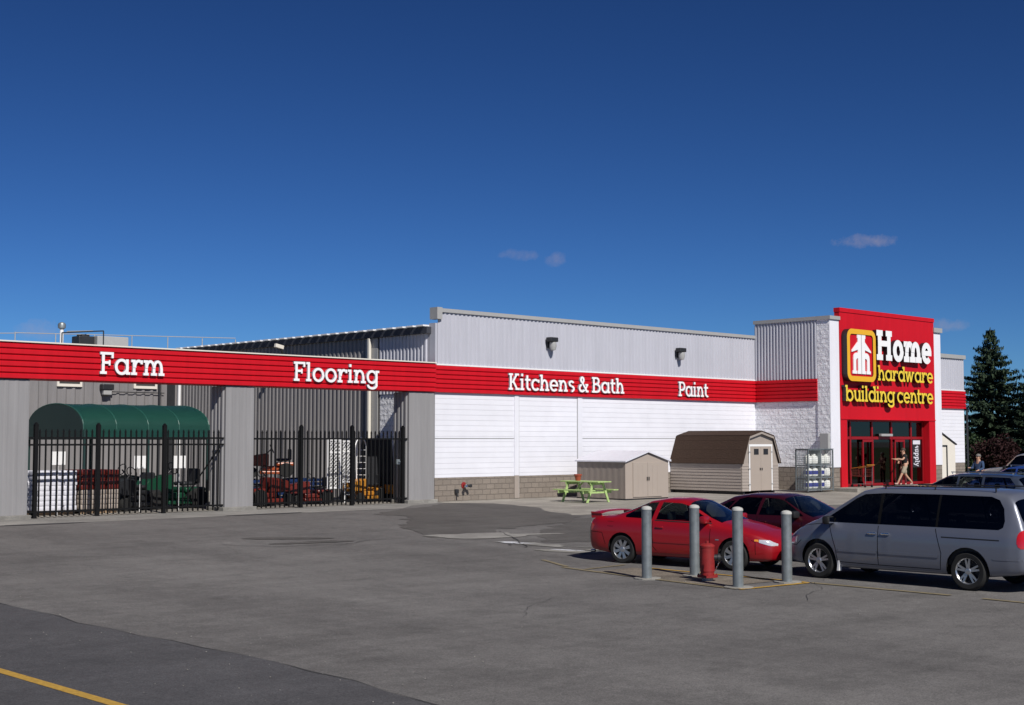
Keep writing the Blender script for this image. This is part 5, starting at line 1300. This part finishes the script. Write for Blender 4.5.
# --- blue grey estate
def est_extra(s, bo):
    for sg in (1,-1):
        bm = NB(); tube(bm, (.3,sg*.54,1.515),(-1.85,sg*.53,1.51),.014, seg=8)
        for x in (.25,-.7,-1.8): tube(bm, (x,sg*.54,1.45),(x,sg*.54,1.52),.016, seg=8)
        part('roof_rail', bm, M_CHROME, s.t, True)
WAGON = dict(
 W=[(-2.4,.62),(-2.35,.76),(-2.2,.84),(-1.7,.885),(1.2,.885),(1.9,.83),(2.25,.70),(2.4,.5)],
 zb=[(-2.4,.36),(-2.1,.26),(-1.5,.22),(1.5,.2),(2.2,.22),(2.4,.32)], zb0=.22,
 zs=[(-2.4,.72),(-2.33,.96),(-2,1.0),(0,.98),(1.2,.93),(1.8,.86),(2.2,.72),(2.4,.5)],
 zt=[(-2.4,.76),(-2.34,1.03),(-2.28,1.08),(-2.02,1.38),(-1.85,1.44),(-1.2,1.48),(.1,1.48),(.42,1.43),(1.28,1.02),(1.8,.93),(2.2,.79),(2.36,.66),(2.4,.54)],
 wt=[(-2.4,.55),(-2.25,.68),(-1.9,.60),(.3,.60),(1.2,.73),(1.8,.70),(2.2,.58),(2.4,.42)],
 ws=(.40,1.26), rw=(-2.26,-2.0), axles=(1.36,-1.34), rw_=.32, rr=.21, ra=.37, spokes=6, twin=0, rwm=M_GLD,
 sidecuts=[('door_window',[(1.05,1.01),(.42,1.34),(.20,1.375),(.02,1.38),(.0,1.01)],M_GL,.006),('door_window',[(-.06,1.01),(-.06,1.38),(-.82,1.385),(-.86,1.01)],M_GL,.006),
           ('cargo_window',[(-.93,1.02),(-.91,1.385),(-1.72,1.36),(-1.98,1.12),(-1.96,1.03)],M_GL,.006),
           ('headlight',[(2.0,.60),(1.98,.72),(2.2,.70),(2.34,.58)],M_LAMP,-.004),('tail_light',[(-2.5,.74),(-2.5,.98),(-2.22,1.0),(-2.2,.76)],M_TAIL,-.003)],
 lines=[('door_seam',[(1.06,.92),(1.04,.36),(.95,.28),(-.03,.28),(-.03,.97)],.012,.0015,M_SEAM),('door_seam',[(-.03,.28),(-.7,.28),(-.95,.6),(-.90,.97)],.012,.0015,M_SEAM)],
 handles=[(.12,.86),(-.74,.86)], mirror=(.9,1.0), mm=M_CTRIM, floor=.32, cab=(-1.7,1.0), belt=.97, seats=[(.1,(.38,-.38),.5),(-.8,(0,),1.25)], extra=est_extra)
Car('estate_car','dark blue grey estate car with roof rails behind the minivan','car',(8.6,-16.5,g(8,-16.5)),R(90),WAGON,M_CNAVY,'cars parked in the lot')
# --- silver off-roader and a small blue car further back
SUVC = dict(
 W=[(-2.3,.70),(-2.25,.84),(-2.1,.90),(-1.5,.925),(1.4,.925),(1.9,.90),(2.2,.82),(2.3,.7)],
 zb=[(-2.3,.50),(-2.1,.42),(1.8,.40),(2.2,.42),(2.3,.5)], zb0=.4,
 zs=[(-2.3,.9),(-2.24,1.12),(-2,1.18),(0,1.18),(1.1,1.16),(1.8,1.12),(2.2,1.04),(2.3,.92)],
 zt=[(-2.3,.94),(-2.25,1.2),(-2.2,1.3),(-2.05,1.78),(-1.9,1.84),(-.5,1.87),(.35,1.86),(.58,1.80),(1.12,1.28),(1.7,1.22),(2.2,1.13),(2.27,1.05),(2.3,.96)],
 wt=[(-2.3,.66),(-2.2,.76),(-1.9,.70),(.4,.70),(1.1,.80),(2.0,.76),(2.3,.62)],
 ws=(.57,1.10), rw=(-2.2,-2.05), axles=(1.42,-1.35), rw_=.38, rr=.22, ra=.45, spokes=5, twin=0, rwm=M_GLD,
 sidecuts=[('door_window',[(.98,1.21),(.56,1.70),(.36,1.76),(.0,1.77),(.0,1.21)],M_GLD,.006),('door_window',[(-.07,1.21),(-.07,1.77),(-.85,1.77),(-.85,1.21)],M_GLD,.006),('cargo_window',[(-.93,1.22),(-.93,1.76),(-1.85,1.74),(-1.98,1.28),(-1.95,1.22)],M_GLD,.006),
           ('headlight',[(2.12,.84),(2.10,1.0),(2.35,1.0),(2.35,.84)],M_LAMP,-.004),('tail_light',[(-2.4,.9),(-2.4,1.15),(-2.2,1.15),(-2.2,.9)],M_TAIL,-.003)],
 lines=[('door_seam',[(1.0,1.14),(.98,.55),(.9,.48),(-.03,.48),(-.03,1.16)],.012,.0015,M_SEAM),('side_moulding',[(.95,.72),(-.9,.72)],.06,.01,M_CTRIM)],
 handles=[(.1,1.08),(-.78,1.08)], mirror=(.92,1.2), mm=M_CTRIM, floor=.55, cab=(-1.8,.95), belt=1.16, seats=[(.1,(.38,-.38),.5),(-.8,(0,),1.25)])
Car('silver_suv','silver off-road car at the right edge by the spruce trees','car',(24.4,-11.3,g(24,-11.3)),R(90),SUVC,M_CSIL,'cars parked in the lot')
Car('blue_car','bright blue car roof behind the estate car, right edge','car',(18.5,-13.6,g(18,-13.6)),R(90),WAGON,M_CBLU,'cars parked in the lot')

# ------------------------------------------------------------------ people
def skin_mesh(name, pts, edges, rad, m, parent, sub=2):
    me = bpy.data.meshes.new(name); me.from_pydata([Vector(p) for p in pts], edges, []); o = bpy.data.objects.new(name, me); COL.objects.link(o)
    md = o.modifiers.new('s','SKIN'); md.use_smooth_shade = True
    for i, r in enumerate(rad): sv = me.skin_vertices[0].data[i]; sv.radius = r if isinstance(r, tuple) else (r, r)
    me.skin_vertices[0].data[0].use_root = True
    o.modifiers.new('u','SUBSURF').levels = sub
    bpy.context.view_layer.update(); dg = bpy.context.evaluated_depsgraph_get(); nm = bpy.data.meshes.new_from_object(o.evaluated_get(dg)); bpy.data.objects.remove(o)
    nm.materials.clear(); nm.materials.append(m)
    for f in nm.polygons: f.use_smooth = True
    q = bpy.data.objects.new(name, nm); return link(q, parent)
def hand(bm_pts, w, d, side):
    pass
def person(label, loc, rz, H, J, shirt, legs_m, hairm, shoes=M_SHOE, shorts=True, group=None, long_sleeve=False):
    """J: joints (x forward, y left, z up) in metres for a 1.78 m figure"""
    t = thing('person', label, 'person', loc, rz, group); k = H/1.78; t.scale = (k,k,k)
    V3 = lambda n: Vector(J[n])
    names = ['pelvis','waist','chest','neck','head','headtop']
    pts = [J[n] for n in names]; edges = [(i,i+1) for i in range(5)]; rad = [(.15,.11),(.135,.10),(.165,.11),(.058,.058),(.088,.10),(.07,.08)]
    def chain(base, seq):
        prev = base
        for p, r in seq: pts.append(p); rad.append(r); edges.append((prev, len(pts)-1)); prev = len(pts)-1
        return prev
    for sd in ('L','R'):
        h = chain(2, [(J['sh'+sd],.062),(J['el'+sd],.045),(J['wr'+sd],.030)])
        wr, el = Vector(J['wr'+sd]), Vector(J['el'+sd]); d = (wr-el).normalized(); side = d.cross(Vector((0,0,1))); side = side.normalized() if side.length > .01 else Vector((0,1,0))
        palm = chain(h, [(tuple(wr+d*.06),(.036,.022))])
        for q, (o_, L_) in enumerate(((-.030,.062),(-.010,.075),(.010,.070),(.030,.055))):
            b = wr+d*.085+side*o_; m_ = b+d*L_*.55; e = m_+(d*.7+Vector((0,0,-.7)))*L_*.4
            chain(palm, [(tuple(b),.011),(tuple(m_),.010),(tuple(e),.008)])
        th = wr+d*.03+side*.04; chain(h, [(tuple(th),.012),(tuple(th+d*.035+side*.012),.010)])
        l = chain(0, [(J['hip'+sd],.098),(J['kn'+sd],.060),(J['an'+sd],.038)])
        an = Vector(J['an'+sd]); f = Vector(J['toe'+sd]); chain(l, [(tuple(an.lerp(f,.3)+Vector((0,0,-.03))),.04),(tuple(f),.032)])
    skin_mesh('body', pts, edges, rad, M_SKIN, t)
    # face
    hd = V3('head'); 
    bm = NB(); lathe(bm, [(.002,-.03),(.012,-.02),(.018,.0),(.006,.02)], tuple(hd+Vector((.10,0,.0))), seg=8); fix(bm); part('nose', bm, M_SKIN, t, True)
    for sy in (-1,1):
        bm = NB(); bmesh.ops.create_uvsphere(bm, u_segments=8, v_segments=6, radius=.013, matrix=Matrix.Translation(hd+Vector((.083,sy*.033,.028)))); part('eye', bm, M_DARK, t, True)
        bm = NB(); bmesh.ops.create_uvsphere(bm, u_segments=8, v_segments=6, radius=.026, matrix=Matrix.Translation(hd+Vector((-.005,sy*.098,.0)))@Matrix.Diagonal((.8,.4,1.2,1))); part('ear', bm, M_SKIN, t, True)
    bm = NB(); box(bm, .085, .095, -.022, .022, -.052, -.044); bmesh.ops.translate(bm, verts=bm.verts[:], vec=hd); part('mouth', bm, M_REDP, t)
    bm = NB(); bmesh.ops.create_uvsphere(bm, u_segments=16, v_segments=12, radius=.118, matrix=Matrix.Translation(hd+Vector((-.018,0,.055)))@Matrix.Diagonal((.98,.93,.86,1)))
    bmesh.ops.delete(bm, geom=[v for v in bm.verts if v.co.z < hd.z+.03 and v.co.x > hd.x-.01], context='VERTS'); part('hair', bm, hairm, t, True)
    # clothes
    P = [J['pelvis'],J['waist'],J['chest'],tuple(Vector(J['chest']).lerp(V3('neck'),.6))]; E2 = [(0,1),(1,2),(2,3)]; r2 = [(.165,.125),(.155,.12),(.185,.13),(.09,.08)]
    for sd in ('L','R'):
        P.append(J['sh'+sd]); r2.append(.078); E2.append((2,len(P)-1)); P.append(tuple(V3('sh'+sd).lerp(V3('el'+sd),.6 if not long_sleeve else 1))); r2.append(.062); E2.append((len(P)-2,len(P)-1))
        if long_sleeve: P.append(tuple(V3('el'+sd).lerp(V3('wr'+sd),.95))); r2.append(.042); E2.append((len(P)-2,len(P)-1))
    skin_mesh('shirt', P, E2, r2, shirt, t)
    P = [tuple(V3('pelvis')+Vector((0,0,.04))),J['pelvis']]; E2 = [(0,1)]; r2 = [(.16,.12),(.165,.125)]
    for sd in ('L','R'):
        P.append(J['hip'+sd]); r2.append(.112); E2.append((1,len(P)-1)); P.append(tuple(V3('hip'+sd).lerp(V3('kn'+sd),.9))); r2.append(.095 if shorts else .075); E2.append((len(P)-2,len(P)-1))
        if not shorts:
            P.append(J['kn'+sd]); r2.append(.072); E2.append((len(P)-2,len(P)-1)); P.append(J['an'+sd]); r2.append(.055); E2.append((len(P)-2,len(P)-1))
    skin_mesh('shorts' if shorts else 'trousers', P, E2, r2, legs_m, t)
    for sd in ('L','R'):
        a, b = V3('an'+sd), V3('toe'+sd); P = [tuple(a+Vector((-.03,0,-.035))), tuple(a.lerp(b,.5)+Vector((0,0,-.01))), tuple(b)]
        skin_mesh('shoe', P, [(0,1),(1,2)], [.046,.044,.036], shoes, t, 1)
    return t
WALK = dict(pelvis=(0,0,.94),waist=(.01,0,1.10),chest=(.03,0,1.32),neck=(.05,0,1.50),head=(.08,0,1.62),headtop=(.07,0,1.70),
 shL=(.03,.19,1.42),elL=(.22,.24,1.22),wrL=(.44,.20,1.26),shR=(.03,-.19,1.42),elR=(.20,-.26,1.20),wrR=(.42,-.20,1.24),
 hipL=(0,.10,.90),knL=(.22,.10,.52),anL=(.42,.10,.13),toeL=(.58,.11,.11),hipR=(0,-.10,.90),knR=(-.10,-.10,.50),anR=(-.42,-.10,.16),toeR=(-.30,-.11,.05))
person('person in dark top and khaki shorts striding before the doors', (24.45,-4.95,.14), R(148), 1.78, WALK, M_TEE, M_KHA, M_HAIR, group='people near the store')
STAND = dict(pelvis=(0,0,.94),waist=(0,0,1.10),chest=(.0,0,1.32),neck=(.01,0,1.50),head=(.04,0,1.62),headtop=(.03,0,1.70),
 shL=(0,.19,1.42),elL=(.05,.25,1.15),wrL=(.30,.20,1.08),shR=(0,-.19,1.42),elR=(.10,-.25,1.16),wrR=(.36,-.18,1.18),
 hipL=(0,.10,.90),knL=(.03,.11,.50),anL=(.0,.12,.09),toeL=(.16,.14,.04),hipR=(0,-.10,.90),knR=(.03,-.11,.50),anR=(.0,-.12,.09),toeR=(.16,-.14,.04))
person('person in dark red top standing just behind the striding person', (25.35,-4.35,.15), R(200), 1.55, STAND, M_RCL, M_RCL, M_GHAIR, shorts=False, group='people near the store')
person('grey haired person in blue shirt walking beyond the estate car', (22.3,-9.75,g(22,-9.7)), R(170), 1.80, STAND, M_BCL, M_TEE, M_GHAIR, shorts=False, group='people near the store', long_sleeve=True)

# ------------------------------------------------------------------ trees
def leaf(bm, c, a, b, n=3):
    v = [bm.verts.new(c-a*.5-b*.3), bm.verts.new(c+a*.1-b*.5), bm.verts.new(c+a*.6), bm.verts.new(c+a*.05+b*.5)]
    bm.faces.new(v)
def spruce(loc, H, Rb, label, seed, dens=1.25, name='spruce_tree'):
    rr = random.Random(seed); t = thing(name, label, 'tree', loc, rr.uniform(0,6), 'spruce trees beyond the store')
    bm = NB(); tube(bm, (0,0,-.2), (0,0,H*.97), H*.022, .015, seg=10); part('trunk', bm, M_BARK, t, True)
    bm = NB(); br = NB(); z = .5
    while z < H*.985:
        f = 1-z/H; L0 = Rb*(f**.92)*(1 if f > .08 else .9); nb = int(9+5*f) 
        off = rr.uniform(0, 6.3)
        for k in range(nb):
            az = off+2*PI*k/nb+rr.uniform(-.25,.25); L_ = L0*rr.uniform(.62,1.14)+.12; droop = .10+.35*f
            d = Vector((math.cos(az), math.sin(az), 0)); sd = Vector((-d.y, d.x, 0))
            zz = z+rr.uniform(-.2,.2); n = max(4, int(L_*6.5*dens)); prev = None
            for i in range(n+1):
                s_ = i/n; p = d*(L_*s_)+Vector((0,0,zz-droop*L_*s_+.22*L_*s_*s_*s_+.0))
                if prev is not None and i == max(2, n//2): tube(br, Vector((0,0,zz)), p, .02+.012*L_, .006, seg=4, caps=False)
                prev = p
                if s_ < .12: continue
                wd = (.48*(1-s_)+.16)*min(1.0, .35+L_*.35)
                for sg in (-1, 1, 0):
                    for r_ in range(2 if sg else 1):
                        a = (d*rr.uniform(.5,.9)+sd*sg*rr.uniform(.5,1.0)+Vector((0,0,rr.uniform(-.45,.08)))).normalized()*wd*rr.uniform(.7,1.25)
                        b = a.cross(Vector((rr.uniform(-.4,.4),rr.uniform(-.4,.4),1))).normalized()*rr.uniform(.09,.17)
                        leaf(bm, p+a*.45+Vector((0,0,rr.uniform(-.06,.05))), a, b)
                        if rr.random() < .55:
                            h_ = Vector((rr.uniform(-.05,.05),rr.uniform(-.05,.05),-rr.uniform(.12,.28))); leaf(bm, p+a*.5+h_*.5, h_, b*.9)
        z += (.30+.12*f)*rr.uniform(.85,1.15)
    for i in range(14):
        a = 2*PI*i/14; leaf(bm, Vector((0,0,H-.25+.02*i)), Vector((math.cos(a)*.12,math.sin(a)*.12,.16)), Vector((-math.sin(a),math.cos(a),0))*.05)
    part('crown', bm, M_SPR, t); part('branches', br, M_BARK, t)
    return t
spruce((56.9,7.2,0), 10.05, 4.7, 'tall dark spruce tree right of the store, whole crown in view', 1)
spruce((56.6,2.3,0), 9.6, 4.9, 'spruce tree cut by the right edge of the view', 2)
spruce((54.2,9.8,0), 8.65, 2.4, 'spruce tree whose tip shows above the low right wing of the store', 3)
spruce((63,7,0), 8.0, 4.6, 'spruce tree behind and between the two nearer spruces', 4, .8)
spruce((60,-2,0), 8.2, 4.4, 'spruce tree low behind the silver car', 5, .8)
def bush(name, loc, rx, ry, rz_, n, m, label, cat, seed, sz=.16, group=None):
    rr = random.Random(seed); t = thing(name, label, cat, loc, 0, group)
    lobes = [(rr.uniform(-.55,.55)*rx, rr.uniform(-.55,.55)*ry, rr.uniform(.3,.95)*rz_, rr.uniform(.3,.52)) for _ in range(12)]
    bm = NB()
    for i in range(n):
        lx, ly, lz, lr = rr.choice(lobes); v = Vector((rr.gauss(0,1),rr.gauss(0,1),rr.gauss(0,1))).normalized()*(rr.random()**.35)
        p = Vector((lx+v.x*lr*rx, ly+v.y*lr*ry, max(.05, lz+v.z*lr*rz_*.7)))
        a = Vector((rr.uniform(-1,1),rr.uniform(-1,1),rr.uniform(-1,1))).normalized()*sz*rr.uniform(.6,1.3); b = a.cross(Vector((rr.uniform(-1,1),rr.uniform(-1,1),1))).normalized()*sz*.5
        leaf(bm, p, a, b)
    part('foliage', bm, m, t)
    bm = NB()
    for lx, ly, lz, lr in lobes: tube(bm, (0,0,0), (lx,ly,lz), .05, .015, seg=5)
    part('stem', bm, M_BARK, t)
    return t
bush('plum_tree', (47.2,1.9,0), 1.6, 1.6, 2.1, 5600, M_PLUM, 'dark red leaved small tree before the big spruce', 'tree', 5, .20)
for i, (x, y, h_) in enumerate(((50,5.5,2.4),(54,-2.5,2.6),(60,-9,2.8),(70,-4,3.5),(75,8,4))):
    bush('shrub', (x,y,0), 3.2, 3.0, h_, 2600, M_HEDGE, ('dark green shrub behind the red leaved tree','dark green shrub behind the silver car','dark green shrub low at the right edge','tall shrub far behind the spruces','tall shrub farthest behind the big spruce')[i], 'shrub', 20+i, .24, 'shrubs beyond the lot')

# ------------------------------------------------------------------ small litter and stones on the lot
rr = random.Random(11); bm = NB()
for i in range(330):
    x, y = rr.uniform(-26,-8), rr.uniform(-34,-9); s_ = rr.uniform(.004,.012)
    if rr.random() < .5: x = -24.2+rr.gauss(0,1.2)
    bmesh.ops.create_icosphere(bm, subdivisions=1, radius=s_, matrix=Matrix.Translation((x,y,g(x,y)+.012))@Matrix.Diagonal((1,rr.uniform(.6,1.3),.6,1)))
tag(mesh_obj('loose_stones', bm, M_CONC2), 'scattered pale stones on the asphalt', 'stones', kind='stuff')

# ------------------------------------------------------------------ camera, sun, sky
cam = bpy.data.cameras.new('camera'); co = bpy.data.objects.new('camera', cam); COL.objects.link(co); S.camera = co
YAW, PITCH = .763436, .064
co.location = (-32.858, -38.4415, 2.26); co.rotation_euler = (PI/2+PITCH, 0, -YAW)
cam.sensor_fit = 'HORIZONTAL'; cam.sensor_width = 36; cam.lens = 1368.8/1024*36; cam.clip_start = .1; cam.clip_end = 5000
EL = R(43); hx, hy_ = .284, .959
sd = Vector((hx*math.cos(EL), hy_*math.cos(EL), -math.sin(EL)))
sun = bpy.data.lights.new('sun', 'SUN'); so = bpy.data.objects.new('sun', sun); COL.objects.link(so)
sun.energy = 4.75; sun.angle = R(.53); sun.color = (1, .955, .89); so.rotation_euler = sd.to_track_quat('-Z','Y').to_euler()
w = bpy.data.worlds.new('World'); S.world = w; w.use_nodes = True; nt = w.node_tree; N, L = nt.nodes, nt.links
bg = N['Background']; sky = N.new('ShaderNodeTexSky'); sky.sky_type = 'NISHITA'; sky.sun_disc = False
sky.sun_elevation = EL; sky.sun_rotation = math.atan2(-hx, -hy_) ; sky.altitude = 900; sky.air_density = .75; sky.dust_density = .05; sky.ozone_density = 3.2
bg.inputs['Strength'].default_value = .10
hsv = N.new('ShaderNodeMix'); hsv.data_type = 'RGBA'; hsv.blend_type = 'MULTIPLY'; hsv.inputs['Factor'].default_value = 1; hsv.inputs['B'].default_value = (.125,.125,.125,1); L.new(sky.outputs['Color'], hsv.inputs['A'])
gam = N.new('ShaderNodeGamma'); gam.inputs['Gamma'].default_value = 1.42; L.new(hsv.outputs['Result'], gam.inputs['Color'])
sc = N.new('ShaderNodeMix'); sc.data_type = 'RGBA'; sc.blend_type = 'MULTIPLY'; sc.inputs['Factor'].default_value = 1; sc.inputs['B'].default_value = (2.26,3.6,5.0,1); L.new(gam.outputs['Color'], sc.inputs['A'])
# three small fair weather clouds, placed by direction in the sky
tc = N.new('ShaderNodeTexCoord'); last = sc.outputs['Result']
def dirpx(u, v):
    d = Vector((u-512, 1368.8, -(v-352.5))); c, s_ = math.cos(PITCH), math.sin(PITCH); d = Vector((d.x, c*d.y-s_*d.z, s_*d.y+c*d.z))
    c, s_ = math.cos(YAW), math.sin(YAW); return Vector((c*d.x+s_*d.y, -s_*d.x+c*d.y, d.z)).normalized()
for (u, v, wx, wz, op) in ((866,241,.0255,.0050,.36),(519,255,.0165,.0045,.22),(556,260,.0085,.0055,.22),(948,325,.016,.005,.3),(40,330,.016,.008,.25)):
    d = dirpx(u, v); rt = d.cross(Vector((0,0,1))).normalized(); upv = rt.cross(d)
    no = N.new('ShaderNodeTexNoise'); no.inputs['Scale'].default_value = 95; no.inputs['Detail'].default_value = 9; no.inputs['Roughness'].default_value = .65; L.new(tc.outputs['Generated'], no.inputs['Vector'])
    def dot(vec):
        n_ = N.new('ShaderNodeVectorMath'); n_.operation = 'DOT_PRODUCT'; L.new(tc.outputs['Generated'], n_.inputs[0]); n_.inputs[1].default_value = vec; return n_.outputs['Value']
    def mth(op_, a, b):
        n_ = N.new('ShaderNodeMath'); n_.operation = op_
        for i, q in enumerate((a, b)):
            if q is None: continue
            if isinstance(q, (int, float)): n_.inputs[i].default_value = q
            else: L.new(q, n_.inputs[i])
        return n_.outputs[0]
    ex = mth('POWER', mth('ABSOLUTE', mth('DIVIDE', dot(rt), wx), None), 2); ez = mth('POWER', mth('ABSOLUTE', mth('DIVIDE', dot(upv), wz), None), 2)
    q = mth('SUBTRACT', 1.0, mth('ADD', ex, ez)); q = mth('ADD', q, mth('MULTIPLY', mth('SUBTRACT', no.outputs['Fac'], .5), 3.6))
    fr = mth('GREATER_THAN', dot(d), .9)
    mr = N.new('ShaderNodeMapRange'); mr.inputs['From Min'].default_value = .0; mr.inputs['From Max'].default_value = 1.5; mr.inputs['To Max'].default_value = op; L.new(q, mr.inputs['Value'])
    fac = mth('MULTIPLY', mr.outputs['Result'], fr)
    mx = N.new('ShaderNodeMix'); mx.data_type = 'RGBA'; L.new(fac, mx.inputs['Factor']); L.new(last, mx.inputs['A']); mx.inputs['B'].default_value = (4.2,3.5,3.7,1); last = mx.outputs['Result']
L.new(last, bg.inputs['Color'])
S.view_settings.view_transform = 'Standard'; S.view_settings.look = 'None'; S.view_settings.exposure = 0; S.view_settings.gamma = 1
S.cycles.max_bounces = 8; S.cycles.transparent_max_bounces = 16
